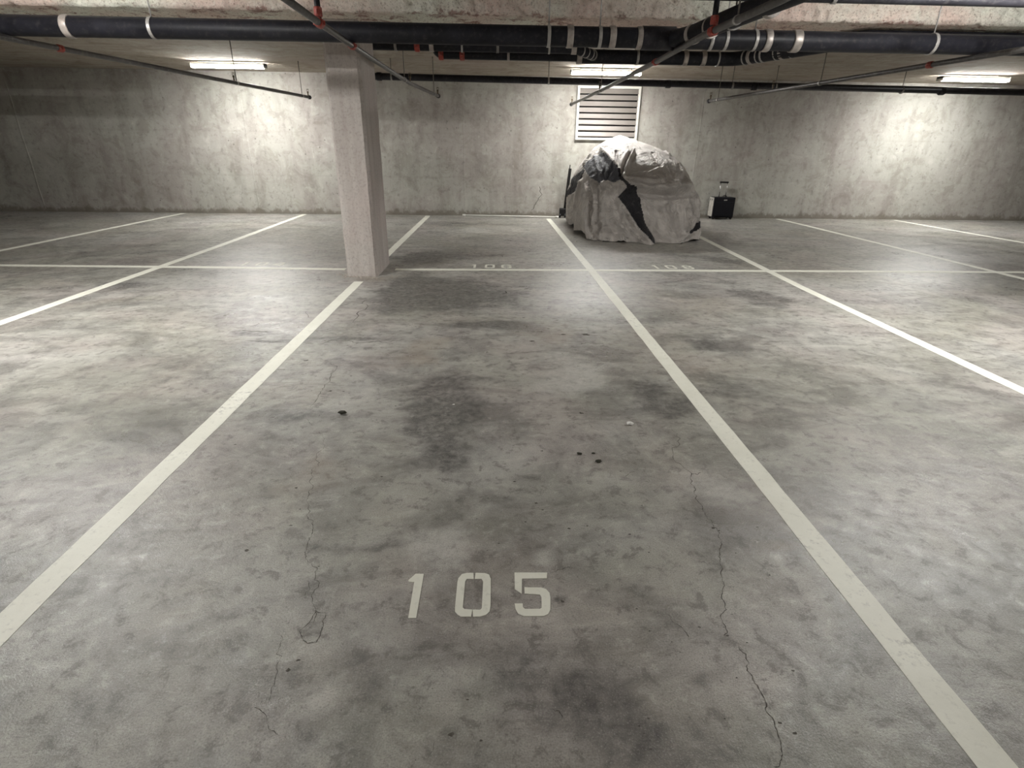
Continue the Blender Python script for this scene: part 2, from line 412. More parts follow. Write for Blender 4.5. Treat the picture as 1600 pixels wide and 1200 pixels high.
MARK_LIGHT=[(-0.183, 1.511, 0.133, 0.163, 0.5), (0.173, 1.5, 0.05, 0.052, 0.6), (-0.032, 1.793, 0.153, 0.059, 0.35), (-0.395, 1.574, 0.16, 0.104, 0.3), (-0.702, 1.687, 0.143, 0.114, 0.25), (0.51, 3.133, 0.242, 0.261, 0.45), (0.426, 3.46, 0.22, 0.149, 0.35), (0.107, 3.038, 0.389, 0.296, 0.25), (0.827, 2.095, 0.262, 0.27, 0.3), (0.902, 1.764, 0.153, 0.249, 0.3), (0.48, 1.943, 0.163, 0.239, 0.25), (0.314, 9.91, 0.8, 0.67, 0.4), (-0.474, 9.833, 0.449, 0.412, 0.3), (0.497, 1.147, 0.112, 0.135, 0.3), (-0.497, 1.284, 0.157, 0.128, 0.3), (-0.476, 0.964, 0.194, 0.088, 0.25), (-0.387, 1.135, 0.146, 0.066, 0.25), (1.617, 3.351, 0.305, 0.237, 0.3), (0.807, 5.271, 0.384, 0.365, 0.3), (-0.245, 1.158, 0.166, 0.112, 0.2)]
MARK_BROWN=[(0.436, 4.042, 0.301, 0.324, 0.6), (0.999, 1.514, 0.092, 0.06, 0.6), (-1.271, 5.927, 0.277, 0.192, 0.6), (-0.744, 3.474, 0.344, 0.308, 0.3), (-0.808, 1.958, 0.106, 0.238, 0.4), (-0.647, 2.04, 0.166, 0.153, 0.3), (-0.464, 3.662, 0.135, 0.27, 0.5), (1.275, 3.251, 0.126, 0.335, 0.4), (1.386, 5.052, 0.62, 0.483, 0.3), (0.365, 6.514, 0.93, 0.382, 0.3), (-0.293, 7.967, 0.913, 1.093, 0.3), (1.924, 8.073, 0.569, 1.13, 0.3), (0.461, 0.965, 0.167, 0.108, 0.3)]
CRACKS=[([(-0.974, 2.552), (-0.929, 2.485)], 0.004), ([(-0.875, 2.427), (-0.821, 2.311), (-0.822, 2.198), (-0.782, 2.094), (-0.794, 2.036), (-0.785, 1.971), (-0.765, 1.9), (-0.752, 1.85), (-0.721, 1.77), (-0.72, 1.732), (-0.688, 1.688), (-0.673, 1.652), (-0.665, 1.612), (-0.66, 1.541), (-0.652, 1.51), (-0.63, 1.477)], 0.0035), ([(-0.621, 1.474), (-0.592, 1.417), (-0.576, 1.341), (-0.55, 1.274), (-0.54, 1.218)], 0.003), ([(-0.624, 1.179), (-0.609, 1.129), (-0.596, 1.073), (-0.581, 1.021), (-0.577, 0.968)], 0.0025), ([(-0.607, 0.953), (-0.575, 0.936), (-0.55, 0.896), (-0.519, 0.879)], 0.0025), ([(-0.546, 1.264), (-0.513, 1.256), (-0.506, 1.205), (-0.509, 1.147), (-0.535, 1.145), (-0.555, 1.163), (-0.556, 1.212), (-0.546, 1.264)], 0.004), ([(-0.605, 1.386), (-0.615, 1.316)], 0.003), ([(-0.135, 0.862), (-0.154, 0.819)], 0.002), ([(0.906, 2.44), (0.851, 2.239), (0.826, 2.119), (0.87, 2.018), (0.839, 1.934), (0.828, 1.863), (0.829, 1.797), (0.824, 1.741), (0.835, 1.681), (0.829, 1.645)], 0.0045), ([(0.829, 1.645), (0.838, 1.61), (0.823, 1.556), (0.795, 1.499), (0.779, 1.454)], 0.0045), ([(0.57, 1.992), (0.623, 2.035)], 0.004), ([(0.866, 2.008), (0.914, 2.022)], 0.006), ([(0.776, 1.451), (0.754, 1.37), (0.724, 1.282), (0.69, 1.221), (0.688, 1.17), (0.671, 1.145)], 0.0042), ([(0.703, 1.115), (0.706, 1.053), (0.695, 1.005), (0.7, 0.956), (0.696, 0.9), (0.69, 0.852), (0.684, 0.824), (0.665, 0.793), (0.644, 0.782)], 0.0042), ([(0.528, 1.234), (0.56, 1.178), (0.567, 1.144)], 0.003), ([(0.188, 1.415), (0.263, 1.438)], 0.004), ([(0.146, 0.935), (0.171, 0.909)], 0.004), ([(-1.138, 5.071), (-1.132, 4.652), (-1.129, 4.16)], 0.012), ([(-1.626, 4.606), (-1.479, 4.39)], 0.012), ([(-2.019, 4.014), (-1.939, 4.06), (-1.791, 4.031), (-1.718, 4.032)], 0.02), ([(-1.819, 3.817), (-1.676, 3.804), (-1.539, 3.805)], 0.015), ([(-1.392, 3.779), (-1.246, 3.753), (-1.174, 3.835), (-1.029, 3.781), (-0.844, 3.809), (-0.73, 3.756)], 0.01), ([(-1.922, 4.153), (-1.895, 4.25)], 0.012), ([(-1.08, 3.368), (-0.997, 3.065), (-1.008, 2.904), (-1.006, 2.696)], 0.006), ([(0.074, 5.234), (0.234, 5.411), (0.36, 5.492)], 0.02), ([(0.618, 3.75), (0.745, 3.77), (0.806, 3.764)], 0.012)]
PITS=[(-0.824, 1.924, 0.02), (-1.23, 2.289, 0.02), (-0.946, 2.249, 0.012), (-0.601, 2.084, 0.012), (-0.485, 2.004, 0.018), (-0.58, 1.915, 0.012), (-0.76, 1.778, 0.012), (-0.763, 1.678, 0.02), (-0.868, 1.541, 0.022), (-0.991, 1.801, 0.01), (0.399, 1.942, 0.008), (0.167, 1.805, 0.02), (0.19, 1.761, 0.016), (0.085, 1.961, 0.018), (0.119, 1.687, 0.014), (0.279, 1.644, 0.018), (0.35, 1.659, 0.015), (-0.026, 1.84, 0.01), (-0.025, 1.528, 0.014), (0.016, 1.565, 0.012), (0.224, 2.216, 0.02), (-0.068, 1.708, 0.01), (0.5, 1.608, 0.014), (0.591, 1.784, 0.01), (0.935, 2.238, 0.01), (0.546, 1.509, 0.012), (0.854, 1.501, 0.01), (0.996, 1.642, 0.018), (0.825, 1.641, 0.025), (0.841, 1.623, 0.016), (0.559, 2.036, 0.01), (0.213, 1.288, 0.02), (0.458, 1.169, 0.012), (0.512, 1.129, 0.01), (0.525, 1.094, 0.006), (0.517, 1.069, 0.006), (0.729, 1.227, 0.008), (0.612, 1.18, 0.014), (0.44, 1.254, 0.012), (0.924, 1.391, 0.014), (0.817, 1.029, 0.014), (0.653, 1.01, 0.009), (0.385, 0.902, 0.011), (0.356, 0.883, 0.009), (0.364, 0.865, 0.009), (0.37, 0.827, 0.011), (0.576, 0.897, 0.008), (0.734, 0.857, 0.014), (0.71, 0.884, 0.015), (0.277, 1.394, 0.006), (0.73, 1.418, 0.006), (0.219, 0.867, 0.005), (0.205, 0.819, 0.006), (0.682, 1.148, 0.016), (0.73, 1.123, 0.01), (-0.386, 0.94, 0.005), (-0.163, 0.995, 0.006), (-0.394, 0.891, 0.004), (-0.559, 1.059, 0.02), (-0.541, 1.089, 0.018), (-0.105, 0.872, 0.022), (-0.032, 0.856, 0.01), (-0.593, 1.457, 0.012), (-0.07, 0.962, 0.014), (-0.688, 1.065, 0.008), (-0.183, 0.814, 0.005), (-0.955, 2.912, 0.03), (-0.877, 2.904, 0.02), (-1.062, 2.913, 0.02), (-0.889, 3.141, 0.03), (-1.251, 3.412, 0.05), (-0.543, 2.709, 0.02), (0.246, 4.427, 0.04), (0.278, 3.816, 0.08), (0.524, 4.36, 0.03), (0.431, 4.121, 0.03), (0.194, 2.76, 0.02), (0.468, 2.615, 0.04), (0.529, 3.975, 0.07), (0.706, 3.976, 0.1)]
GLYPHS={'1': [[(0.02, 0.186), (0.047, 0.185), (0.046, 0.0), (0.022, 0.0), (0.02, 0.151), (0.016, 0.148), (0.002, 0.151), (0.0, 0.157)]], '0': [[(0.052, 0.187), (0.03, 0.187), (0.014, 0.182), (0.003, 0.163), (0.001, 0.149), (0.0, 0.038), (0.001, 0.023), (0.009, 0.012), (0.02, 0.003), (0.051, 0.002), (0.054, 0.029), (0.029, 0.032), (0.024, 0.038), (0.026, 0.149), (0.031, 0.16), (0.054, 0.159)], [(0.059, 0.187), (0.09, 0.185), (0.104, 0.178), (0.11, 0.158), (0.11, 0.045), (0.107, 0.021), (0.096, 0.008), (0.078, 0.002), (0.057, 0.002), (0.055, 0.029), (0.078, 0.028), (0.083, 0.034), (0.085, 0.148), (0.08, 0.159), (0.057, 0.159)]], '5': [[(0.004, 0.186), (0.114, 0.184), (0.11, 0.158), (0.028, 0.158), (0.024, 0.092), (0.003, 0.112)], [(0.034, 0.119), (0.088, 0.117), (0.103, 0.11), (0.113, 0.094), (0.114, 0.071), (0.109, 0.023), (0.1, 0.007), (0.086, 0.0), (0.026, 0.001), (0.01, 0.01), (0.002, 0.03), (0.0, 0.051), (0.025, 0.051), (0.025, 0.036), (0.031, 0.029), (0.078, 0.028), (0.083, 0.033), (0.086, 0.077), (0.082, 0.087), (0.033, 0.092)]]}

# ================================================================== STRUCTURE
def seq(stops):
    out = []
    for a, b, n in stops:
        out += list(np.linspace(a, b, n, endpoint=False))
    out.append(stops[-1][1]); return np.array(out)

# ---- floor: one slab, finely gridded where the photograph looks, carrying the stain attribute
fx = seq([(XL, -6.0, 60), (-6.0, -3.0, 110), (-3.0, 3.0, 300), (3.0, 7.0, 140), (7.0, XR, 60)])
fy = seq([(YB, 0.0, 50), (0.0, 3.4, 170), (3.4, 8.0, 170), (8.0, WY + 0.1, 100)])
GX, GY = np.meshgrid(fx, fy)
nx, ny = len(fx), len(fy)
wx = GX + (fbm(GX * 3.1, GY * 3.1, 11) - 0.5) * 0.30
wy = GY + (fbm(GX * 2.3, GY * 2.3, 23) - 0.5) * 0.40
def blobs(lst):
    a = np.zeros_like(GX)
    for cx, cy, rx, ry, s in lst:
        k = 0.35 + 0.65 * min(1.0, (rx + ry) / 0.5)      # small marks wander less
        qx = GX + (wx - GX) * k; qy = GY + (wy - GY) * k
        d = ((qx - cx) / rx) ** 2 + ((qy - cy) / ry) ** 2
        a = a + s * np.exp(-(d ** 1.3) * 0.8)
    return np.clip(a, 0, 1)
dark = blobs(MARK_DARK); lite = blobs(MARK_LIGHT); brwn = blobs(MARK_BROWN)
def sstep(lo, hi, x):
    t = np.clip((x - lo) / (hi - lo), 0, 1); return t * t * (3 - 2 * t)
gen = fbm(GX * 1.1, GY * 1.9, 5, 5)
n1 = fbm(GX * 6.5, GY * 9.0, 41, 5); n2 = fbm(GX * 5.0, GY * 7.0, 77, 5)
raw = dark * 1.0 + np.clip(gen - 0.55, 0, 1) * 1.6
dark = sstep(0.22, 0.80, raw + (n1 - 0.5) * 1.1) * np.clip(raw * 1.5, 0, 1)
lite = sstep(0.20, 0.75, lite * 1.2 + (n2 - 0.5) * 0.9) * np.clip(lite * 2.2, 0, 1)
brwn = sstep(0.15, 0.8, brwn + (n2 - 0.5) * 0.5)
idx = np.arange(nx * ny).reshape(ny, nx)
ff = np.stack([idx[:-1, :-1], idx[:-1, 1:], idx[1:, 1:], idx[1:, :-1]], -1).reshape(-1, 4)
me = bpy.data.meshes.new('floor')
vv = np.stack([GX, GY, np.zeros_like(GX)], -1).reshape(-1, 3)
me.from_pydata(vv.tolist(), [], ff.tolist())
ca = me.color_attributes.new('marks', 'FLOAT_COLOR', 'POINT')
ca.data.foreach_set('color', np.stack([dark, lite, brwn, np.ones_like(dark)], -1).astype(np.float32).ravel())
me.materials.append(MAT['floor'])
floor = bpy.data.objects.new('floor', me); COL.objects.link(floor)
tag(floor, 'worn grey concrete garage floor with oil stains and cracks', 'floor', kind='structure')

# cracks: ragged thin gaps in the slab
def jag(pts, depth, amp):
    for _ in range(depth):
        out = [pts[0]]
        for a, b in zip(pts[:-1], pts[1:]):
            L = math.hypot(b[0] - a[0], b[1] - a[1]); o = random.gauss(0, amp) * L
            out.append(((a[0] + b[0]) / 2 - (b[1] - a[1]) / max(L, 1e-6) * o, (a[1] + b[1]) / 2 + (b[0] - a[0]) / max(L, 1e-6) * o))
            out.append(b)
        pts = out
    return pts
for pts, w in CRACKS:
    P = jag(pts, 3, 0.12)
    v, f = [], []
    for i, p in enumerate(P):
        a = P[max(0, i - 1)]; b = P[min(len(P) - 1, i + 1)]
        dx, dy = b[0] - a[0], b[1] - a[1]; L = math.hypot(dx, dy) or 1
        ww = w * random.uniform(0.15, 0.75) * (0.3 if i in (0, len(P) - 1) else 1) * 0.5
        v += [(p[0] - dy / L * ww, p[1] + dx / L * ww, 0.0006), (p[0] + dy / L * ww, p[1] - dx / L * ww, 0.0006)]
        if i: f.append((2 * i - 2, 2 * i - 1, 2 * i + 1, 2 * i))
    obj('crack', v, f, MAT['crack'], floor)
# small spalled pits
for x, y, s in PITS:
    n = 11; v = [(x, y, 0.0007)]
    ph = random.random() * 6; el = random.uniform(0.5, 0.9)
    for i in range(n):
        a = 2 * math.pi * i / n; r = s * 0.42 * random.uniform(0.45, 1.0)
        v.append((x + r * math.cos(a), y + r * math.sin(a) * el, 0.0006))
    obj('spalled_pit', v, [(0, 1 + i, 1 + (i + 1) % n) for i in range(n)], MAT['pit'], floor)

# ---- walls, ceiling
def wall(name, lo, hi, label, mat='wall'):
    o = box(name, lo, hi, MAT[mat]); tag(o, label, 'wall', kind='structure'); return o
wall_back = wall('wall_back', (XL - 0.2, WY, 0), (XR + 0.2, WY + 0.25, CEIL + 0.3), 'long cast concrete wall behind the parking stalls')
wall('wall_left', (XL - 0.25, YB, 0), (XL, WY, CEIL + 0.3), 'cast concrete wall closing the garage on the left')
wall('wall_right', (XR, YB, 0), (XR + 0.25, WY, CEIL + 0.3), 'cast concrete wall closing the garage on the right')
wall('wall_front', (XL - 0.2, YB - 0.25, 0), (XR + 0.2, YB, CEIL + 0.3), 'cast concrete wall on the far side of the aisle')
ceiling = box('ceiling', (XL, YB, CEIL), (XR, WY, CEIL + 0.3), MAT['soffit'])
tag(ceiling, 'bare concrete slab ceiling with board marks', 'ceiling', kind='structure')
# vertical formwork joints on the far wall: thin pale fins of grout
for x in (-9.4, -4.98, -0.62, 4.22, 8.9):
    v, f = [], []
    zs = np.linspace(0.12, CEIL, 60)
    for i, z in enumerate(zs):
        wob = (noise.noise(Vector((x, 3.1, z * 1.7))) * 0.018)
        w = 0.020 + 0.008 * noise.noise(Vector((x, 9.0, z * 4)))
        v += [(x + wob - w, WY + 0.001, z), (x + wob, WY - 0.008, z), (x + wob + w, WY + 0.001, z)]
        if i:
            b = 3 * i
            f += [(b - 3, b - 2, b + 1, b), (b - 2, b - 1, b + 2, b + 1)]
    obj('grout_seam', v, f, MAT['wall'], wall_back, True)
# hairline crack low on the wall
P = jag([(0.96, 0.60), (1.02, 0.44), (0.86, 0.22), (0.80, 0.12)], 3, 0.12)
v, f = [], []
for i, p in enumerate(P):
    v += [(p[0] - 0.006, WY - 0.001, p[1]), (p[0] + 0.006, WY - 0.001, p[1])]
    if i: f.append((2 * i - 2, 2 * i - 1, 2 * i + 1, 2 * i))
obj('crack', v, f, MAT['crack'], wall_back)

# ---- beam over the pillars, coated with lumpy sprayed fireproofing
BY0, BY1 = 5.72, 6.82
bxs = seq([(XL, -5.0, 90), (-5.0, 6.5, 520), (6.5, XR, 80)])
prof = []                                    # cross-section going down the front, along the underside, up the back
for z in np.linspace(CEIL + 0.01, BEAM + 0.03, 15): prof.append((BY0, z, -1, 0))
for y in np.linspace(BY0 + 0.02, BY1 - 0.02, 36): prof.append((y, BEAM, 0, -1))
for z in np.linspace(BEAM + 0.03, CEIL + 0.01, 8): prof.append((BY1, z, 1, 0))
v, f = [], []
npf = len(prof)
for i, x in enumerate(bxs):
    for (y, z, ny_, nz_) in prof:
        p = Vector((x, y, z))
        a = 0.030 * noise.noise(p * 8) + 0.034 * noise.noise(p * 21) + 0.020 * noise.noise(p * 43)
        if z > CEIL - 0.02: a *= 0.3
        if nz_ < 0: a = -abs(a) * 0.6
        v.append((x, y + ny_ * a, z + nz_ * a))
    if i:
        b = i * npf
        for j in range(npf - 1):
            f.append((b - npf + j, b + j, b + j + 1, b - npf + j + 1))
beam = obj('ceiling_beam', v, f, MAT['spray'], None, True)
tag(beam, 'deep ceiling beam coated in lumpy cream and pink sprayed fireproofing', 'beam', kind='structure')

# ---- pillar
bm = bmesh.new()
PX0, PX1, PY0, PY1 = -1.625, -1.285, 6.03, 6.76
add_box(bm, (PX0, PY0, 0), (PX1, PY1, BEAM + 0.02))
es = [e for e in bm.edges if abs(e.verts[0].co.z - e.verts[1].co.z) > 1]
bmesh.ops.bevel(bm, geom=es, offset=0.028, segments=1, affect='EDGES')
bmesh.ops.subdivide_edges(bm, edges=[e for e in bm.edges if abs(e.verts[0].co.z - e.verts[1].co.z) > 1], cuts=60)
for vtx in bm.verts:
    if vtx.co.z < BEAM - 0.05:
        nn = noise.noise_vector(vtx.co * 7) * 0.004
        vtx.co.x += nn.x; vtx.co.y += nn.y
pillar = bobj('concrete_pillar', bm, MAT['pillar'])
tag(pillar, 'rectangular concrete pillar with chamfered corners standing between stalls 104 and 106', 'pillar', kind='structure')
# crumbs of broken render round the foot of the pillar
v, f = [], []
for i in range(150):
    t = random.random()
    if t < 0.6: x, y = random.uniform(PX0 - 0.06, PX1 + 0.02), PY0 - abs(random.gauss(0, 0.06)) - 0.01
    else: x, y = PX0 - abs(random.gauss(0, 0.04)) - 0.01, random.uniform(PY0, PY1)
    s = random.uniform(0.004, 0.013); b = len(v)
    for dx, dy, dz in ((1, 0, 0), (-.5, .9, 0), (-.5, -.9, 0), (0, 0, 0.9)):
        v.append((x + dx * s * random.uniform(.6, 1.2), y + dy * s * random.uniform(.6, 1.2), dz * s + 0.0005))
    f += [(b, b + 1, b + 3), (b + 1, b + 2, b + 3), (b + 2, b, b + 3)]
cr = obj('concrete_crumbs', v, f, MAT['crumb'])
tag(cr, 'loose concrete crumbs scattered at the foot of the pillar', 'rubble', kind='stuff')

# ================================================================== PAINT
def prism(name, poly, z0, z1, mat, parent=None):
    n = len(poly)
    v = [(p[0], p[1], z1) for p in poly] + [(p[0], p[1], z0) for p in poly]
    f = [tuple(range(n))] + [(i, n + i, n + (i + 1) % n, (i + 1) % n) for i in range(n)]
    o = obj(name, v, f, mat, parent)
    bm = bmesh.new(); bm.from_mesh(o.data); bmesh.ops.recalc_face_normals(bm, faces=bm.faces[:])
    if bm.faces[:] and max(bm.faces, key=lambda q: q.calc_area()).normal.z < 0:
        bmesh.ops.reverse_faces(bm, faces=bm.faces[:])
    bm.to_mesh(o.data); bm.free()
    return o

def stripe(name, pts, w, label, group, z=0.0014):
    """painted line through pts (centre line), slightly ragged edges"""
    L = []; R = []
    dense = []
    for a, b in zip(pts[:-1], pts[1:]):
        n = max(2, int(math.hypot(b[0] - a[0], b[1] - a[1]) / 0.12))
        for i in range(n):
            dense.append((a[0] + (b[0] - a[0]) * i / n, a[1] + (b[1] - a[1]) * i / n))
    dense.append(pts[-1])
    v, f = [], []
    for i, p in enumerate(dense):
        a = dense[max(0, i - 1)]; b = dense[min(len(dense) - 1, i + 1)]
        dx, dy = b[0] - a[0], b[1] - a[1]; l = math.hypot(dx, dy)
        j1, j2 = random.gauss(0, 0.0012), random.gauss(0, 0.0012)
        nx_, ny_ = -dy / l, dx / l
        v += [(p[0] + nx_ * (w / 2 + j1), p[1] + ny_ * (w / 2 + j1), z), (p[0] - nx_ * (w / 2 + j2), p[1] - ny_ * (w / 2 + j2), z)]
        if i: f.append((2 * i - 2, 2 * i - 1, 2 * i + 1, 2 * i))
    n = len(v)
    v += [(q[0], q[1], 0.0) for q in v]
    for i in range(1, len(dense)):
        a, b = 2 * i - 2, 2 * i
        f += [(a, b, b + n, a + n), (a + 1, a + 1 + n, b + 1 + n, b + 1)]
    f += [(0, n, n + 1, 1), (n - 2, n - 1, 2 * n - 1, 2 * n - 2)]
    o = obj(name, v, f, MAT['paint'])
    tag(o, label, 'line marking', group)
    return o
GL = 'painted parking lines'
stripe('parking_line', [(-6.52, -1.6), (-6.52, WY - 0.08)], 0.10, 'white stall line farthest left, past the stall numbered 104', GL)
stripe('parking_line', [(-3.86, -1.6), (-3.908, 8.1), (-4.02, WY - 0.04)], 0.10, 'white stall line left of the pillar, bounding the stall numbered 104', GL)
stripe('parking_line', [(-1.44, -1.6), (-1.437, 5.76)], 0.098, 'long white stall line running up to the front of the pillar', GL)
stripe('parking_line', [(-1.43, 6.92), (-1.405, 12.02)], 0.10, 'short white stall line from behind the pillar to the wall', GL)
stripe('parking_line', [(1.165, -1.6), (1.166, 2.0), (1.157, 5.82), (1.127, 11.70)], 0.096, 'long white stall line between the stalls numbered 106 and 108', GL)
stripe('parking_line', [(3.16, -1.6), (3.20, 3.0), (3.265, 5.65), (3.455, 9.21), (3.58, WY - 0.05)], 0.095, 'white stall line passing the right side of the covered car', GL)
stripe('parking_line', [(6.12, -1.6), (6.18, 11.2), (6.156, WY - 0.1)], 0.10, 'white stall line to the right of the trolley case', GL)
stripe('parking_line', [(8.75, -1.6), (8.75, WY - 0.08)], 0.10, 'white stall line farthest right in the garage', GL)
stripe('parking_line', [(XL + 0.1, 6.60), (-3.168, 6.464), (-1.735, 6.40)], 0.10, 'white cross line in front of stall 104, ending left of the pillar', GL, 0.0017)
stripe('parking_line', [(-1.16, 6.41), (1.278, 6.435), (3.681, 6.46), (XR - 0.1, 6.50)], 0.10, 'long white cross line in front of stalls 106 and 108', GL, 0.0017)

# stencilled numbers
W_, H_, S_ = 0.112, 0.187, 0.026
GLYPHS['4'] = [[(0.070, 0.0), (0.098, 0.0), (0.105, 0.187), (0.080, 0.187)],
               [(0.0, 0.045), (0.068, 0.045), (0.069, 0.070), (0.030, 0.070), (0.078, 0.187), (0.052, 0.187), (0.0, 0.075)],
               [(0.104, 0.045), (0.120, 0.045), (0.120, 0.070), (0.105, 0.070)]]
GLYPHS['6'] = [[(0.052, 0.187), (0.028, 0.185), (0.006, 0.165), (0.0, 0.140), (0.0, 0.040), (0.010, 0.012), (0.034, 0.0), (0.052, 0.0), (0.052, 0.027), (0.036, 0.027), (0.026, 0.042), (0.026, 0.082), (0.052, 0.082), (0.052, 0.108), (0.026, 0.108), (0.026, 0.145), (0.036, 0.160), (0.052, 0.160)],
               [(0.058, 0.187), (0.088, 0.185), (0.108, 0.168), (0.112, 0.135), (0.086, 0.135), (0.084, 0.150), (0.074, 0.160), (0.058, 0.160)],
               [(0.058, 0.108), (0.084, 0.108), (0.106, 0.094), (0.112, 0.070), (0.112, 0.036), (0.102, 0.010), (0.078, 0.0), (0.058, 0.0), (0.058, 0.027), (0.076, 0.027), (0.086, 0.042), (0.086, 0.066), (0.076, 0.082), (0.058, 0.082)]]
GLYPHS['8'] = [[(0.052, 0.187), (0.028, 0.185), (0.006, 0.165), (0.002, 0.130), (0.012, 0.096), (0.0, 0.070), (0.0, 0.036), (0.010, 0.010), (0.034, 0.0), (0.052, 0.0), (0.052, 0.027), (0.036, 0.027), (0.026, 0.042), (0.026, 0.066), (0.036, 0.082), (0.052, 0.082), (0.052, 0.108), (0.036, 0.110), (0.028, 0.122), (0.028, 0.146), (0.038, 0.160), (0.052, 0.160)],
               [(0.058, 0.187), (0.084, 0.185), (0.106, 0.165), (0.110, 0.130), (0.100, 0.096), (0.112, 0.070), (0.112, 0.036), (0.102, 0.010), (0.078, 0.0), (0.058, 0.0), (0.058, 0.027), (0.076, 0.027), (0.086, 0.042), (0.086, 0.066), (0.076, 0.082), (0.058, 0.082), (0.058, 0.108), (0.076, 0.110), (0.084, 0.122), (0.084, 0.146), (0.074, 0.160), (0.058, 0.160)]]
def number(text, xs, y, s, label, shear=0.0):
    t = empty('stencilled_number', (xs[0], y, 0))
    tag(t, label, 'number', 'stencilled stall numbers')
    for ch, x in zip(text, xs):
        bmv, bmf = [], []
        for poly in GLYPHS[ch]:
            n = len(poly); b = len(bmv)
            pts = [((x - xs[0]) + p[0] * s + p[1] * s * shear, p[1] * s) for p in poly]
            ar = sum(pts[i][0] * pts[(i + 1) % n][1] - pts[(i + 1) % n][0] * pts[i][1] for i in range(n))
            if ar < 0: pts = pts[::-1]
            bmv += [(p[0], p[1], 0.0018) for p in pts] + [(p[0], p[1], 0.0) for p in pts]
            bmf.append(tuple(b + i for i in range(n)))
            bmf += [(b + i, b + n + i, b + n + (i + 1) % n, b + (i + 1) % n) for i in range(n)]
        obj('digit', bmv, bmf, MAT['paint'], t)
    return t
number('105', (-0.282, -0.122, 0.063), 1.230, 1.0, 'large white stencilled number 105 on the nearest stall floor')
number('104', (-3.045, -2.865, -2.665), 6.575, 1.10, 'white stencilled number 104 on the floor left of the pillar')
number('106', (-0.275, -0.115, 0.085), 6.525, 1.12, 'white stencilled number 106 on the floor of the middle stall')
number('108', (1.955, 2.115, 2.325), 6.545, 1.12, 'white stencilled number 108 on the floor before the covered car')

# ================================================================== LAMPS
def strip_light(x, y, label, lens, drop=0.0):
    t = empty('strip_light', (x, y, CEIL))
    tag(t, label, 'light', 'fluorescent strip lights')
    hl, hw = 0.62, 0.075
    box('housing', (-hl, -hw, -0.045 - drop), (hl, hw, -drop), MAT['white_metal'], t, 0.006, 1)
    v, f = [], []
    n = 10
    for i, xx in enumerate((-hl + 0.02, hl - 0.02)):
        for k in range(n + 1):
            a = math.pi * k / n
            v.append((xx, -math.cos(a) * (hw + 0.004), -0.045 - drop - math.sin(a) * 0.030))
    for k in range(n):
        f.append((k, k + 1, n + 2 + k, n + 1 + k))
    f.append(tuple(range(n + 1))); f.append(tuple(range(n + 1, 2 * n + 2))[::-1])
    o = obj('lens', v, f, MAT[lens], t)
    bm = bmesh.new(); bm.from_mesh(o.data); bmesh.ops.recalc_face_normals(bm, faces=bm.faces[:]); bm.to_mesh(o.data); bm.free()
    for s in (-1, 1):
        box('end_cap', (s * hl - 0.012 * (s > 0), -hw - 0.006, -0.079 - drop), (s * hl + 0.012 * (s < 0), hw + 0.006, -drop), MAT['white_metal'], t, 0.003, 1)
        if drop:
            tube('stem', [(s * 0.45, 0, -drop), (s * 0.45, 0, 0)], 0.006, MAT['rod'], t, 8)
    return t
strip_light(1.96, 10.85, 'lit fluorescent strip light on the ceiling above the wall louver', 'lens_wall', 0.03)
strip_light(-4.55, 10.85, 'lit fluorescent strip light on the ceiling near the wall left of the pillar', 'lens_wall', 0.03)
strip_light(8.6, 10.85, 'added fluorescent strip light brightening the wall at the far right', 'lens_wall', 0.03)  # invented lamp, put in to brighten the right end of the wall
for (x, lab) in ((-3.4, 'lit fluorescent strip light on the ceiling before the beam, left of the pillar'),
                 (3.8, 'lit fluorescent strip light on the ceiling before the beam, right of the drain branch')):
    strip_light(x, 3.8, lab, 'lens_stall')
for x, nm in ((-8.0, 'farthest left'), (-4.6, 'second from the left'), (6.6, 'farthest right')):
    strip_light(x, -3.4, 'lit fluorescent strip light over the aisle, %s' % nm, 'lens_aisle')

# ================================================================== PIPES
def ring_at(P, tdir, r, w, name, mat, parent, n=20, lip=0.0):
    P = Vector(P); d = Vector(tdir).normalized() * w / 2
    e = d * 0.75
    return tube(name, [P - d, P - e, P + e, P + d], [r, r + lip, r + lip, r], mat, parent, n)

def hanger(parent, P, r, top, mat='rod', strap='galv', axis='x'):
    """threaded rod from the slab and a strap ring round the pipe"""
    x, y, z = P
    tube('hanger_rod', [(x, y, z + r + 0.005), (x, y, top)], 0.006, MAT[mat], parent, 8)
    d = Vector((1, 0, 0)) if axis == 'x' else Vector((0, 1, 0))
    ring_at((x, y, z), d, r + 0.006, 0.028, 'hanger_ring', MAT[strap], parent, 18)
    box('hanger_plate', (x - 0.012, y - 0.012, top - 0.006), (x + 0.012, y + 0.012, top), MAT[mat], parent)

def coupling(parent, P, d, r, mat='red', w=0.06):
    """grooved pipe coupling: a collar with two bolt lugs"""
    P = Vector(P); d = Vector(d).normalized()
    v, f = tube_geo([P - d * w / 2, P - d * w * 0.36, P + d * w * 0.36, P + d * w / 2], [r * 1.06, r * 1.20, r * 1.20, r * 1.06], 18)
    side = d.cross(Vector((0, 0, 1))).normalized()
    for s in (-1, 1):
        c = P + side * s * r * 1.30
        tube_geo([c - Vector((0, 0, r * 0.45)), c + Vector((0, 0, r * 0.45))], r * 0.26, 8, True, v, f)
    obj('coupling', v, f, MAT[mat], parent, False)

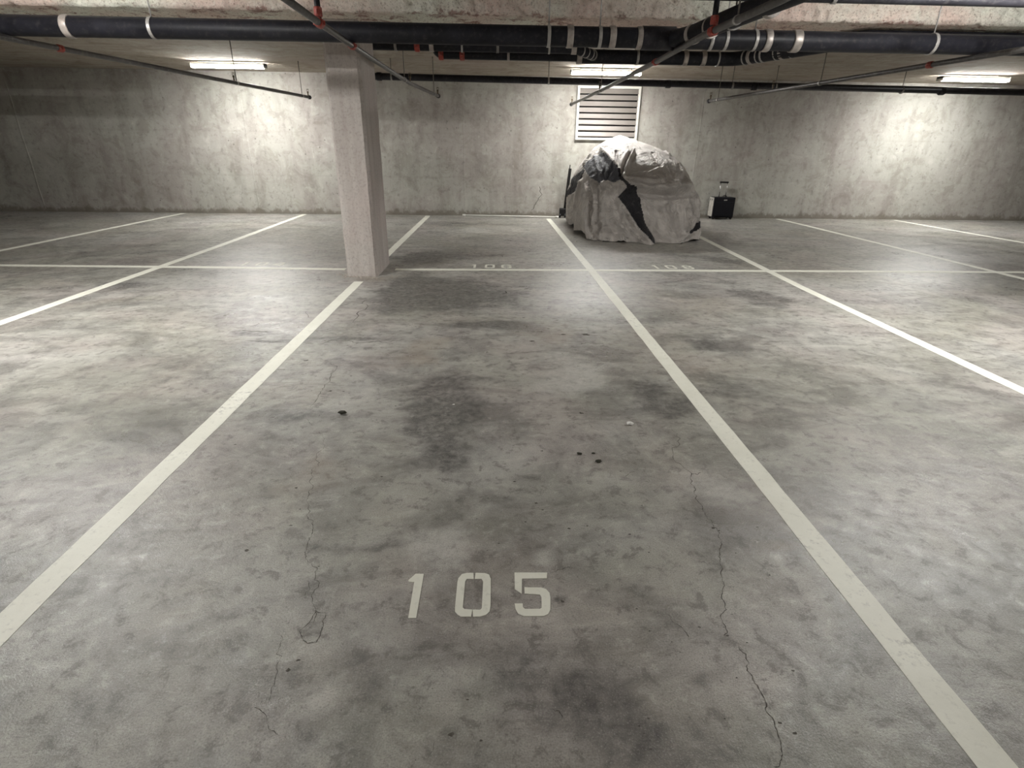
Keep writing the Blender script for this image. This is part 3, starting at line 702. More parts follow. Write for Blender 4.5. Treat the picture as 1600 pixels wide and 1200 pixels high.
# ---- big drain pipe in front of the beam
BPY, BPZ, BPR = 5.53, 2.207, 0.079
t = empty('drain_pipe', (0, 0, 0))
tag(t, 'large black drain pipe crossing in front of the pillar under the beam', 'pipe', 'black drain pipes')
tube('pipe', [(XL, BPY, BPZ + 0.01), (XR, BPY, BPZ + 0.01)], BPR, MAT['black_pipe'], t, 24)
for x, w, k in ((0.66, 0.055, 'band'), (1.03, 0.055, 'band'), (1.27, 0.05, 'band'), (1.345, 0.05, 'band'), (1.475, 0.07, 'band'), (1.56, 0.035, 'band'), (1.90, 0.03, 'galv'), (2.40, 0.06, 'band'), (2.66, 0.075, 'band'), (-3.6, 0.06, 'band'), (5.2, 0.06, 'band'), (-6.6, 0.06, 'band'), (7.9, 0.06, 'band')):
    ring_at((x, BPY, BPZ + 0.01), (1, 0, 0), BPR + 0.006, w, 'clamp_band', MAT[k], t, 24, 0.003)
v, f = tube_geo([(1.29, BPY, BPZ + 0.01), (1.58, BPY, BPZ + 0.01)], BPR + 0.012, 22)
obj('wye_fitting', v, f, MAT['dark_pipe'], t, True)
for x in (0.475, 0.92, 2.03, 2.29, -2.9, 3.9, -5.2, 5.9):
    hanger(t, (x, BPY, BPZ + 0.01), BPR, CEIL, 'galv')
# sloping branch that leaves the wye towards the camera
t = empty('drain_pipe', (0, 0, 0))
tag(t, 'black drain pipe branching off the large pipe towards the viewer', 'pipe', 'black drain pipes')
pth = [(1.50, BPY, 2.213), (1.60, 5.46, 2.213), (1.665, 5.30, 2.213)] + arc_corner((1.665, 5.2, 2.213), (1.97, 3.25, 2.218), (1.97, 3.25, 2.6), 0.18) + [(1.97, 3.25, CEIL)]
tube('pipe', pth, 0.070, MAT['black_pipe'], t, 20)
dv = Vector((0.11, -0.62, 0))
for q, w in ((0.02, 0.05), (0.30, 0.03), (1.05, 0.05)):
    p = Vector((1.665, 5.30, 2.213)) + dv.normalized() * q
    ring_at(p, dv, 0.076, w, 'clamp_band', MAT['band'], t, 22, 0.003)
p = Vector((1.665, 5.30, 2.213)) + dv.normalized() * 0.62
hanger(t, tuple(p), 0.070, CEIL, 'rod', 'galv', 'y')

# ---- two smaller drain pipes behind the beam
t = empty('drain_pipe', (0, 0, 0))
tag(t, 'upper thin black drain pipe just behind the beam, red coupling near the pillar', 'pipe', 'black drain pipes')
P2Y, P2Z = 7.10, 2.362
tube('pipe', arc_corner((-1.6, P2Y, CEIL), (-1.6, P2Y, P2Z), (0, P2Y, P2Z), 0.12)[:] + [(0.86, P2Y, P2Z)] + [(0.94, P2Y + 0.02, P2Z - 0.005), (1.02, P2Y + 0.08, P2Z - 0.012), (1.12, P2Y + 0.20, P2Z - 0.02), (1.22, 7.50, 2.345)], 0.052, MAT['black_pipe'], t, 18)
coupling(t, (-0.86, P2Y, P2Z), (1, 0, 0), 0.052)
for x, w, k in ((-1.10, 0.02, 'galv'), (-0.70, 0.05, 'band'), (-0.36, 0.022, 'galv'), (0.04, 0.022, 'galv'), (0.62, 0.022, 'galv'), (0.90, 0.06, 'band')):
    ring_at((x, P2Y, P2Z), (1, 0, 0), 0.056, w, 'clamp_band', MAT[k], t, 18, 0.002)
for a, b in (((1.00, 7.165, 2.352), (1, .7, -.1)), ((1.06, 7.235, 2.347), (1, 1, -.1)), ((1.12, 7.305, 2.343), (.8, 1, -.1)), ((1.16, 7.37, 2.343), (.6, 1, 0))):
    ring_at(a, b, 0.058, 0.014, 'clamp_band', MAT['galv'], t, 18, 0.002)
for x in (-1.10, 0.04): hanger(t, (x, P2Y, P2Z), 0.052, CEIL)
t = empty('drain_pipe', (0, 0, 0))
tag(t, 'lower black drain pipe behind the beam with an angled bend to the right', 'pipe', 'black drain pipes')
P3Y, P3Z, P3R = 7.50, 2.345, 0.058
pth = arc_corner((-0.69, P3Y, CEIL), (-0.69, P3Y, P3Z), (0, P3Y, P3Z), 0.10) + [(0.98, P3Y, P3Z), (1.04, P3Y, P3Z)] + arc_corner((2, P3Y, P3Z), (2.90, P3Y, P3Z), (3.26, 6.62, P3Z - 0.022), 0.14) + arc_corner((3.26, 6.62, P3Z - 0.022), (3.50, 5.98, P3Z - 0.024), (6, 5.98, P3Z - 0.024), 0.14) + [(XR, 5.98, P3Z - 0.024)]
tube('pipe', pth, [P3R if q[0] < 1.0 and q[1] > 7 else 0.076 for q in pth], MAT['black_pipe'], t, 18)
for x in (-0.63, -0.38): coupling(t, (x, P3Y, P3Z), (1, 0, 0), P3R)
for x, w, k in ((0.17, 0.03, 'band'), (1.02, 0.06, 'band'), (1.72, 0.022, 'galv'), (2.30, 0.055, 'band'), (2.52, 0.055, 'band'), (2.70, 0.02, 'galv')):
    ring_at((x, P3Y, P3Z), (1, 0, 0), (P3R if x < 1 else 0.076) + 0.005, w, 'clamp_band', MAT[k], t, 18, 0.003)
dv = Vector((0.36, -0.88, -0.01))
for q, w in ((0.20, 0.018), (0.29, 0.05), (0.40, 0.018), (0.47, 0.03), (0.66, 0.02), (0.74, 0.05), (0.86, 0.02)):
    p = Vector((2.90, P3Y, P3Z)) + dv.normalized() * q
    ring_at(p, dv, 0.081, w, 'clamp_band', MAT['galv' if w < 0.04 else 'band'], t, 18, 0.003)
for x in (0.17, 1.72): hanger(t, (x, P3Y, P3Z), P3R if x < 1 else 0.076, CEIL)

# ---- long fire main along the far wall
WPY, WPR = 10.2, 0.052
wz = lambda x: 2.382 + (x + 1.956) * (2.330 - 2.382) / 7.06
t = empty('fire_main_pipe', (0, 0, 0))
tag(t, 'long straight black pipe hung along the far wall above the louver', 'pipe')
pth = arc_corner((-2.3, WPY, CEIL), (-2.3, WPY, wz(-2.3)), (0, WPY, wz(0)), 0.12)
pth = [(-2.3, WPY, CEIL)] + pth + [(XR, WPY, wz(XR) + 0.02)]
tube('pipe', pth, WPR, MAT['dark_pipe'], t, 18)
for x in (-1.68, 0.90, 3.98, 4.72, 6.9, 9.3): hanger(t, (x, WPY, wz(x)), WPR, CEIL)
for x in (-1.88, 2.9, 4.36, 7.6): ring_at((x, WPY, wz(x)), (1, 0, 0), WPR + 0.004, 0.09, 'sleeve', MAT['dark_pipe'], t, 18, 0.006)

# ---- sprinkler system
MY, MZ, SZ = 4.62, 2.335, 2.12
t = empty('sprinkler_main', (0, 0, 0))
tag(t, 'dark sprinkler main pipe crossing at the top edge, feeding the branch pipes', 'pipe')
tube('pipe', [(XL, MY, MZ), (XR, MY, MZ)], 0.030, MAT['dark_pipe'], t, 16)
for x in (-3.0, -0.4, 2.45, 5.3): hanger(t, (x, MY, MZ), 0.030, CEIL)

def sprinkler_head(parent, P):
    x, y, z = P
    v, f = [], []
    tube_geo([(x, y, z), (x, y, z + 0.05)], 0.011, 10, True, v, f)
    tube_geo([(x, y, z + 0.05), (x, y, z + 0.062), (x, y, z + 0.075)], [0.017, 0.017, 0.009], 10, True, v, f)
    for s in (-1, 1):
        tube_geo([(x + s * 0.009, y, z + 0.07), (x + s * 0.016, y, z + 0.088), (x + s * 0.004, y, z + 0.108)], 0.0035, 6, True, v, f)
    tube_geo([(x, y, z + 0.106), (x, y, z + 0.111)], 0.020, 14, True, v, f)
    obj('sprinkler_head', v, f, MAT['brass'], parent)

def branch(pts, label, heads, coups, hangs, drop=True):
    """sprinkler branch: pipe along pts, sprinkler heads and red couplings at Y positions"""
    t = empty('sprinkler_pipe', (0, 0, 0))
    tag(t, label, 'pipe', 'sprinkler branch pipes')
    P = [Vector((p[0], p[1], SZ)) for p in pts]
    def at(y):
        for a, b in zip(P[:-1], P[1:]):
            if min(a.y, b.y) <= y <= max(a.y, b.y):
                q = (y - a.y) / (b.y - a.y); return a.lerp(b, q), (b - a).normalized()
        return (P[-1], (P[-1] - P[-2]).normalized()) if abs(y - P[-1].y) < abs(y - P[0].y) else (P[0], (P[1] - P[0]).normalized())
    R = 0.024
    tube('pipe', P, R, MAT['steel_pipe'], t, 14)
    ring_at(P[-1], P[-1] - P[-2], R + 0.007, 0.05, 'end_elbow', MAT['dark_pipe'], t, 14, 0.003)
    for y in heads: sprinkler_head(t, at(y)[0] + Vector((0, 0, R * 0.6)))
    for y in coups:
        p, d = at(y); coupling(t, p, d, R + 0.002)
    for y in hangs:
        p, d = at(y)
        hanger(t, tuple(p), R, BEAM if BY0 < y < BY1 else CEIL, 'rod', 'galv', 'y')
    if drop:
        p, d = at(MY)
        tube('riser', [p, (p.x, MY, MZ)], 0.021, MAT['dark_pipe'], t, 12)
        coupling(t, (p.x, MY, SZ + 0.065), (0.001, 0, 1), 0.024)
        coupling(t, p, d, R + 0.004, 'red', 0.075)
    return t
branch([(-1.255, 2.2), (-1.252, 4.45), (-1.236, 5.6), (-1.20, 6.9), (-1.148, 8.42), (-0.935, 10.28)], 'grey sprinkler branch pipe slanting past the right side of the pillar', [8.45, 10.24], [5.55], [8.05, 9.95])
branch([(1.69, 2.2), (1.665, 3.72), (1.59, 4.78), (1.60, 6.2), (1.565, 8.9), (1.475, 11.58)], 'grey sprinkler branch pipe slanting across the top of the louver', [9.05, 11.53], [6.15], [4.25, 8.95])
branch([(-4.3, 2.2), (-4.25, 4.62), (-3.67, 8.5), (-3.28, 10.96)], 'dark sprinkler branch pipe at the left, ending before the bright wall', [8.75, 10.92], [6.0], [8.8, 10.7])
branch([(4.5, 2.2), (4.45, 4.62), (4.03, 8.0), (3.70, 10.40)], 'dark sprinkler branch pipe at the right, ending above the trolley case', [8.6, 10.36], [6.0], [7.6, 10.1])

# ================================================================== LOUVER
LX0, LX1, LZ0, LZ1 = 1.655, 2.92, 1.512, 2.491
t = empty('wall_louver', ((LX0 + LX1) / 2, WY, LZ0))
tag(t, 'white framed metal air louver high on the wall above the covered car', 'vent')
ox, oz = (LX0 + LX1) / 2, LZ0
hw, hh, fw = (LX1 - LX0) / 2, LZ1 - LZ0, 0.045
for nm, lo, hi in (('frame_rail', (-hw, -0.07, 0), (hw, 0, fw)), ('frame_rail', (-hw, -0.07, hh - fw), (hw, 0, hh)),
                   ('frame_stile', (-hw, -0.0695, fw), (-hw + fw, 0, hh - fw)), ('frame_stile', (hw - fw, -0.0695, fw), (hw, 0, hh - fw))):
    box(nm, lo, hi, MAT['white_metal'], t, 0.004, 1)
box('back_panel', (-hw + fw, -0.008, fw), (hw - fw, -0.002, hh - fw), MAT['void'], t)  # near-black sheet stands in for the shade behind the blades
NS = 8
pitch = (hh - 2 * fw) / NS
for i in range(NS):
    z0 = fw + i * pitch
    # folded blade: face leaning back, with a small turned lip along the lower edge
    sec = [(-0.044, z0 + 0.024), (-0.060, z0 + 0.020), (-0.062, z0 + 0.030), (-0.050, z0 + 0.036), (-0.028, z0 + pitch - 0.004), (-0.020, z0 + pitch - 0.004), (-0.042, z0 + 0.034)]
    v = [(-hw + fw, y, z) for y, z in sec] + [(hw - fw, y, z) for y, z in sec]
    n = len(sec)
    f = [tuple(range(n)), tuple(range(n, 2 * n))[::-1]] + [(k, n + k, n + (k + 1) % n, (k + 1) % n) for k in range(n)]
    bm = bmesh.new()
    bv = [bm.verts.new(q) for q in v]
    for q in f: bm.faces.new([bv[k] for k in q])
    bobj('slat', bm, MAT['slat'], t)

# ================================================================== TROLLEY CASE
t = empty('trolley_case', (4.63, 11.86, 0))
tag(t, 'small black trolley case with pale grey side and raised handle by the wall', 'suitcase')
t.rotation_euler = (0, 0, math.radians(2))
CW, CD, CH0, CH1 = 0.455, 0.24, 0.035, 0.445
bm = bmesh.new(); add_box(bm, (0.0, 0, CH0), (CW, CD, CH1), 0.016, 3)
body = bobj('body', bm, MAT['case_black'], t)
bm = bmesh.new(); add_box(bm, (-0.014, 0.020, CH0 + 0.022), (0.004, CD - 0.016, CH1 - 0.006), 0.006, 2)
side = bobj('side_panel', bm, MAT['case_grey'], t); tag(side, 'pale grey side panel')
for y in (0.075, 0.165):
    box('rivet', (-0.018, y - 0.014, CH1 - 0.065), (-0.0135, y + 0.014, CH1 - 0.035), MAT['black_plastic'], side, 0.003, 1)
box('front_pocket', (0.03, -0.012, CH0 + 0.03), (CW - 0.03, 0.004, CH1 - 0.09), MAT['case_black'], t, 0.008, 2)
box('name_plate', (0.205, -0.004, CH1 - 0.065), (0.275, 0.002, CH1 - 0.040), MAT['chrome'], t, 0.002, 1)
tube('carry_handle', arc_corner((0.19, 0.05, CH1 - 0.01), (0.19, 0.05, CH1 + 0.03), (0.27, 0.05, CH1 + 0.03), 0.02) + arc_corner((0.19, 0.05, CH1 + 0.03), (0.27, 0.05, CH1 + 0.03), (0.27, 0.05, CH1 - 0.01), 0.02) + [(0.27, 0.05, CH1 - 0.01)], 0.008, MAT['black_plastic'], t, 10)
hd = empty('telescopic_handle', (0, 0, 0)); hd.parent = t
for x in (0.165, 0.305):
    tube('handle_tube', [(x, CD - 0.05, CH1 - 0.02), (x, CD - 0.05, CH1 + 0.285)], 0.0085, MAT['chrome'], hd, 10)
bm = bmesh.new(); add_box(bm, (0.140, CD - 0.068, CH1 + 0.272), (0.330, CD - 0.032, CH1 + 0.306), 0.012, 3)
bobj('grip', bm, MAT['black_plastic'], hd)
for x in (0.04, CW - 0.04):
    for y in (0.03, CD - 0.03):
        v, f = tube_geo([(x - 0.014, y, 0.021), (x + 0.014, y, 0.021)], 0.021, 14)
        w = obj('wheel', v, f, MAT['black_plastic'], t, False)
for x in (0.045, CW - 0.045):
    box('corner_foot', (x - 0.03, 0.004, 0.018), (x + 0.03, 0.05, CH0 + 0.02), MAT['black_plastic'], t, 0.006, 1)

# ================================================================== WHITE POLE on the floor along the wall
t = empty('white_pole', (-0.66, 12.02, 0))
tag(t, 'thin white plastic pole lying on the floor along the wall', 'pole')
a, b = Vector((0, 0, 0.022)), Vector((2.0, -0.185, 0.022))
tube('shaft', [a, b], 0.014, MAT['pvc'], t, 12)
d = (b - a).normalized()
for p, s in ((a, 1), (b, -1)):
    tube('end_cap', [p - d * 0.012 * s, p + d * 0.05 * s], 0.022, MAT['pvc'], t, 12)

# ================================================================== DARK POLE leaning by the covered car
t = empty('folded_hand_trolley', (1.42, 11.90, 0))
tag(t, 'narrow black folded trolley standing upright against the wall beside the covered car', 'trolley')
box('upright', (0.030, 0.06, 0.12), (0.090, 0.085, 0.98), MAT['black_plastic'], t, 0.006, 1).rotation_euler = (0, math.radians(5), 0)
tube('pole', [(0.055, 0.05, 0.05), (0.145, 0.10, 1.04)], 0.011, MAT['black_plastic'], t, 10)
box('base_plate', (-0.04, -0.02, 0.035), (0.10, 0.12, 0.19), MAT['black_plastic'], t, 0.02, 2)
for x in (-0.035, 0.075):
    v, f = tube_geo([(x - 0.016, 0.0, 0.045), (x + 0.016, 0.0, 0.045)], 0.045, 18)
    w = obj('wheel', v, f, MAT['black_plastic'], t)
    v, f = tube_geo([(x - 0.019, 0.0, 0.045), (x + 0.019, 0.0, 0.045)], 0.022, 14)
    obj('hub', v, f, MAT['chrome'], w)
tube('axle', [(-0.06, 0.0, 0.045), (0.10, 0.0, 0.045)], 0.006, MAT['chrome'], t, 8)

# ================================================================== FLOOR LITTER
def scrap(name, x, y, s, mat, label, cat, flat=0.35, group=None):
    bm = bmesh.new()
    bmesh.ops.create_icosphere(bm, subdivisions=2, radius=1.0)
    sd = random.random() * 50
    for vtx in bm.verts:
        q = 1 + 0.55 * noise.noise(vtx.co * 1.6 + Vector((sd, 0, 0)))
        vtx.co = Vector((vtx.co.x * s * q, vtx.co.y * s * q * 0.6, max(-0.9, vtx.co.z) * s * flat * q))
    zmin = min(vtx.co.z for vtx in bm.verts)
    for vtx in bm.verts: vtx.co.z -= zmin
    o = bobj(name, bm, MAT[mat]); o.location = (x, y, 0.0004)
    tag(o, label, cat, group); return o
scrap('dry_leaf', -0.808, 2.611, 0.022, 'debris_dark', 'dark curled scrap of leaf on the floor left of centre', 'leaf', 0.45)
scrap('paper_scrap', 0.702, 2.477, 0.018, 'debris_white', 'small white scrap on the floor near the right stall line', 'scrap', 0.5)
scrap('paper_scrap', -0.225, 2.719, 0.007, 'debris_white', 'tiny white speck on the floor in the dark tyre stain', 'scrap', 0.5)
scrap('dirt_clump', 0.396, 2.183, 0.012, 'debris_dark', 'leftmost dark crumb of the three lying close together', 'dirt', 0.4, 'dark crumbs on the floor')
scrap('dirt_clump', 0.463, 2.189, 0.008, 'debris_dark', 'smallest dark crumb of the three lying close together', 'dirt', 0.4, 'dark crumbs on the floor')
scrap('dirt_clump', 0.474, 2.115, 0.015, 'debris_dark', 'long dark crumb of the three, nearest the viewer', 'dirt', 0.4, 'dark crumbs on the floor')

KNOT=(1.711, 8.937, 0.838)
COVER_FOLDS=[([(1.978, 8.907, 0.933), (2.148, 8.854, 0.852), (2.396, 8.834, 0.78), (2.643, 8.837, 0.78), (2.842, 8.878, 0.824), (3.064, 8.989, 0.795)], 0.054, 0.0605), ([(2.236, 8.824, 0.737), (2.481, 8.816, 0.693), (2.812, 8.826, 0.678), (3.222, 9.106, 0.693)], 0.072, -0.0935), ([(2.032, 8.906, 0.946), (2.234, 8.889, 0.933), (2.478, 8.876, 0.906), (2.639, 8.895, 0.933)], 0.0264, 0.033), ([(1.994, 8.932, 0.986), (2.183, 8.933, 1.009), (2.395, 8.932, 1.009), (2.599, 9.031, 1.085)], 0.024, 0.0242), ([(2.25, 8.848, 0.838), (2.416, 8.841, 0.809), (2.618, 8.847, 0.824)], 0.018, 0.0275), ([(2.601, 9.385, 1.276), (2.649, 9.075, 1.114), (2.743, 8.917, 0.946), (2.816, 8.889, 0.866)], 0.0288, 0.055), ([(2.664, 9.333, 1.244), (2.705, 9.025, 1.066), (2.793, 8.906, 0.906)], 0.024, -0.033), ([(2.883, 9.845, 1.313), (2.954, 9.379, 1.171), (2.991, 9.113, 1.019), (3.071, 9.028, 0.838)], 0.0264, 0.022), ([(2.922, 9.645, 1.263), (2.961, 9.2, 1.085), (3.014, 9.046, 0.933)], 0.024, -0.033), ([(1.782, 9.77, 1.334), (1.828, 9.352, 1.217), (1.903, 9.071, 1.085), (1.958, 8.97, 1.019)], 0.036, 0.055), ([(1.97, 9.499, 1.313), (1.938, 9.227, 1.191), (1.936, 9.023, 1.057)], 0.018, -0.033), ([(2.188, 9.41, 1.298), (2.079, 9.192, 1.191), (2.012, 9.028, 1.076), (1.967, 8.93, 0.973)], 0.0216, -0.066), ([(2.24, 9.409, 1.298), (2.121, 9.16, 1.177), (2.036, 9.001, 1.057), (1.994, 8.925, 0.973)], 0.0264, 0.0495), ([(1.759, 10.159, 1.359), (1.652, 10.117, 1.244), (1.554, 10.111, 1.095)], 0.036, 0.033), ([(1.782, 9.483, 1.25), (1.729, 9.123, 1.038), (1.711, 9.027, 0.92)], 0.0168, -0.033), ([(1.86, 9.127, 1.114), (1.788, 9.021, 0.998), (1.743, 8.982, 0.893)], 0.0216, -0.044), ([(1.662, 9.729, 1.23), (1.66, 9.169, 1.009), (1.693, 8.985, 0.824)], 0.024, 0.0275), ([(1.914, 9.055, 1.076), (1.836, 8.983, 0.986), (1.782, 8.955, 0.893)], 0.0168, 0.033), ([(1.693, 8.985, 0.824), (1.734, 8.957, 0.838), (1.759, 8.934, 0.824)], 0.042, 0.055), ([(1.751, 8.959, 0.866), (1.903, 8.889, 0.866), (2.055, 8.854, 0.838)], 0.0336, 0.022), ([(1.753, 8.918, 0.766), (1.869, 8.853, 0.707), (1.946, 8.833, 0.693)], 0.024, -0.022), ([(1.786, 8.914, 0.809), (1.915, 8.859, 0.78), (2.043, 8.844, 0.795)], 0.0216, 0.022), ([(1.497, 9.432, 0.809), (1.503, 9.269, 0.693), (1.486, 9.109, 0.437), (1.516, 8.848, 0.04)], 0.036, 0.0495), ([(1.569, 9.254, 0.906), (1.593, 9.056, 0.707), (1.586, 8.912, 0.437), (1.549, 8.826, 0.121)], 0.036, 0.0495), ([(1.653, 9.016, 0.795), (1.647, 8.929, 0.592), (1.619, 8.841, 0.366), (1.602, 8.738, 0.067)], 0.036, 0.0495), ([(1.721, 8.925, 0.722), (1.695, 8.849, 0.507), (1.675, 8.77, 0.294)], 0.036, 0.0495), ([(1.469, 9.795, 0.824), (1.419, 9.7, 0.521), (1.417, 9.815, 0.164)], 0.036, 0.0495), ([(1.41, 10.18, 0.592), (1.397, 10.282, 0.366), (1.425, 10.661, 0.107)], 0.036, 0.0495), ([(1.54, 9.374, 0.92), (1.543, 9.116, 0.649), (1.519, 8.972, 0.352), (1.537, 8.814, 0.054)], 0.0264, -0.044), ([(1.62, 9.03, 0.737), (1.635, 8.895, 0.507), (1.598, 8.826, 0.28)], 0.0264, -0.044), ([(1.441, 10.059, 0.737), (1.404, 9.985, 0.394), (1.42, 10.203, 0.121)], 0.0264, -0.044), ([(1.755, 8.705, 0.207), (1.667, 8.721, 0.135), (1.647, 8.688, 0.04)], 0.03, 0.055), ([(1.691, 8.761, 0.294), (1.736, 8.694, 0.149), (1.782, 8.624, 0.027)], 0.03, 0.055), ([(1.788, 8.678, 0.149), (2.009, 8.647, 0.135), (2.26, 8.613, 0.067)], 0.036, -0.044), ([(1.932, 8.811, 0.606), (2.0, 8.733, 0.423), (2.104, 8.675, 0.251), (2.287, 8.607, 0.054)], 0.03, 0.055), ([(1.991, 8.766, 0.507), (2.073, 8.699, 0.338), (2.209, 8.655, 0.178), (2.317, 8.613, 0.067)], 0.0216, -0.044), ([(2.065, 8.74, 0.451), (2.164, 8.69, 0.309), (2.267, 8.648, 0.149), (2.369, 8.6, 0.04)], 0.024, 0.055), ([(1.879, 8.711, 0.323), (2.01, 8.666, 0.207), (2.173, 8.614, 0.067)], 0.024, 0.0385), ([(2.712, 8.765, 0.521), (2.723, 8.713, 0.38), (2.758, 8.672, 0.236), (2.826, 8.643, 0.121)], 0.0264, 0.055), ([(2.552, 8.758, 0.507), (2.619, 8.722, 0.408), (2.678, 8.69, 0.309)], 0.0216, 0.033), ([(2.364, 8.706, 0.366), (2.508, 8.648, 0.149), (2.668, 8.601, 0.04)], 0.036, -0.044), ([(2.435, 8.682, 0.28), (2.608, 8.633, 0.107), (2.828, 8.611, 0.054), (3.154, 8.71, 0.107)], 0.036, 0.055), ([(2.991, 8.848, 0.634), (3.051, 8.804, 0.493), (3.134, 8.789, 0.352), (3.149, 8.744, 0.207)], 0.0288, 0.055), ([(3.064, 8.863, 0.606), (3.164, 8.848, 0.451), (3.214, 8.84, 0.323)], 0.024, -0.044), ([(2.958, 8.812, 0.578), (2.983, 8.745, 0.394), (2.997, 8.67, 0.149)], 0.024, 0.044), ([(2.331, 8.774, 0.55), (2.426, 8.753, 0.493), (2.594, 8.748, 0.479), (2.787, 8.778, 0.55)], 0.024, 0.0275), ([(2.868, 8.774, 0.521), (2.816, 8.712, 0.366), (2.872, 8.671, 0.207), (2.957, 8.643, 0.094)], 0.0216, -0.0385), ([(2.298, 8.804, 0.634), (2.489, 8.799, 0.62), (2.82, 8.808, 0.62), (3.054, 8.874, 0.634)], 0.036, 0.0385), ([(3.15, 8.804, 0.366), (3.101, 8.71, 0.178), (2.985, 8.636, 0.067)], 0.024, 0.044), ([(2.338, 8.663, 0.207), (2.443, 8.613, 0.067), (2.473, 8.58, 0.0)], 0.036, 0.055)]
COVER_PANELS=[('s', [(0.6023, 0.645), (0.6318, 0.5976), (0.6591, 0.497), (0.6727, 0.4379), (0.6773, 0.3728), (0.6591, 0.3669), (0.6432, 0.3669), (0.6364, 0.3314), (0.6205, 0.3609), (0.5409, 0.432), (0.4977, 0.4556), (0.5705, 0.5858)]), ('b', [(0.6932, 0.3491), (0.7114, 0.3432), (0.7227, 0.3314), (0.725, 0.3018), (0.7295, 0.2189), (0.7455, 0.1006), (0.7659, 0.0), (0.7591, 0.0), (0.7295, 0.0888), (0.7114, 0.1479), (0.6977, 0.1953), (0.6818, 0.2426), (0.6727, 0.2781), (0.6932, 0.3254)]), ('b', [(0.5136, 0.4497), (0.4795, 0.3964), (0.4159, 0.355), (0.4273, 0.2899), (0.4136, 0.2012), (0.4977, 0.2722), (0.5273, 0.355), (0.5386, 0.4201)]), ('b', [(0.6682, 0.4675), (0.675, 0.4497), (0.6841, 0.3846), (0.7, 0.3491), (0.6932, 0.3432), (0.6818, 0.3669), (0.675, 0.3846)]), ('b', [(0.8773, 0.142), (0.8864, 0.1065), (0.8591, 0.0592), (0.8523, 0.0533), (0.8568, 0.0888)])]

# ================================================================== COVERED CAR
# --COVER-BASE-BEGIN
COVER_LEVELS = [  # z, x left (front, back), x right (front, back), y front, y back, corner squareness
    (0.000, 1.42, 1.45, 3.36, 3.54, 8.58, 11.52, 5.0),
    (0.120, 1.42, 1.42, 3.40, 3.58, 8.64, 11.52, 5.0),
    (0.350, 1.43, 1.37, 3.38, 3.50, 8.70, 11.50, 4.6),
    (0.540, 1.45, 1.36, 3.38, 3.50, 8.77, 11.47, 4.4),
    (0.650, 1.47, 1.37, 3.34, 3.46, 8.81, 11.44, 4.2),
    (0.720, 1.48, 1.39, 3.28, 3.40, 8.82, 11.41, 4.0),
    (0.850, 1.50, 1.43, 3.22, 3.38, 8.85, 11.36, 3.8),
    (1.000, 1.53, 1.49, 3.17, 3.34, 8.92, 11.26, 3.5),
    (1.150, 1.58, 1.58, 3.07, 3.24, 9.10, 11.10, 3.2),
    (1.280, 1.67, 1.69, 2.93, 3.08, 9.36, 10.92, 2.9),
    (1.390, 1.78, 1.80, 2.72, 2.82, 9.66, 10.72, 2.6),
    (1.480, 1.94, 1.94, 2.46, 2.50, 9.94, 10.52, 2.2),
    (1.540, 2.08, 2.08, 2.27, 2.29, 10.12, 10.36, 2.0),
    (1.565, 2.165, 2.165, 2.175, 2.175, 10.22, 10.24, 2.0)]
NU, NV = 440, 170
def cover_base():
    T = np.array(COVER_LEVELS)
    seg = np.sqrt(np.diff(T[:, 0]) ** 2 + np.diff(T[:, 5]) ** 2 + 0.25 * np.diff(T[:, 2]) ** 2)
    s = np.concatenate([[0], np.cumsum(seg)]); s /= s[-1]
    vv = np.linspace(0, 1, NV)
    L = np.stack([np.interp(vv, s, T[:, k]) for k in range(8)], 1)
    ker = np.array([1, 2, 3, 2, 1.0]); ker /= ker.sum()
    Ls = L.copy()
    for k in range(8):
        pad = np.concatenate([[L[0, k]] * 2, L[:, k], [L[-1, k]] * 2])
        Ls[:, k] = np.convolve(pad, ker, 'valid')
    Ls[0] = L[0]; Ls[-1] = L[-1]
    u = np.linspace(0, 2 * np.pi, NU, endpoint=False)
    c, sn = np.cos(u)[None, :], np.sin(u)[None, :]
    p = Ls[:, 7][:, None]
    r = (np.abs(c) ** p + np.abs(sn) ** p) ** (-1 / p)
    a, b = c * r, sn * r                      # a: -1 left .. 1 right, b: -1 front .. 1 back
    tb = (b + 1) / 2; ta = (a + 1) / 2
    xl = Ls[:, 1][:, None] * (1 - tb) + Ls[:, 2][:, None] * tb
    xr = Ls[:, 3][:, None] * (1 - tb) + Ls[:, 4][:, None] * tb
    X = xl * (1 - ta) + xr * ta
    Y = Ls[:, 5][:, None] * (1 - tb) + Ls[:, 6][:, None] * tb
    Z = np.repeat(Ls[:, 0][:, None], NU, 1)
    return np.stack([X, Y, Z], -1)            # (NV, NU, 3)
# --COVER-BASE-END

def grid_normals(P):
    du = np.roll(P, -1, 1) - np.roll(P, 1, 1)
    dv = np.gradient(P, axis=0)
    n = np.cross(du, dv); n /= np.linalg.norm(n, axis=-1, keepdims=True) + 1e-9
    return n

def seg_dist(P, a, b):
    a, b = np.array(a), np.array(b); d = b - a
    t = np.clip(((P - a) @ d) / (d @ d + 1e-9), 0, 1)
    return np.linalg.norm(P - (a + t[..., None] * d), axis=-1)

def point_in_poly(u, v, poly):
    inside = np.zeros(u.shape, bool); n = len(poly)
    for i in range(n):
        x0, y0 = poly[i]; x1, y1 = poly[(i + 1) % n]
        c = ((y0 > v) != (y1 > v)) & (u < (x1 - x0) * (v - y0) / (y1 - y0 + 1e-12) + x0)
        inside ^= c
    return inside

def ridged(x, y, seed, sharp):
    return (1 - np.abs(2 * vnoise(x, y, seed) - 1)) ** sharp

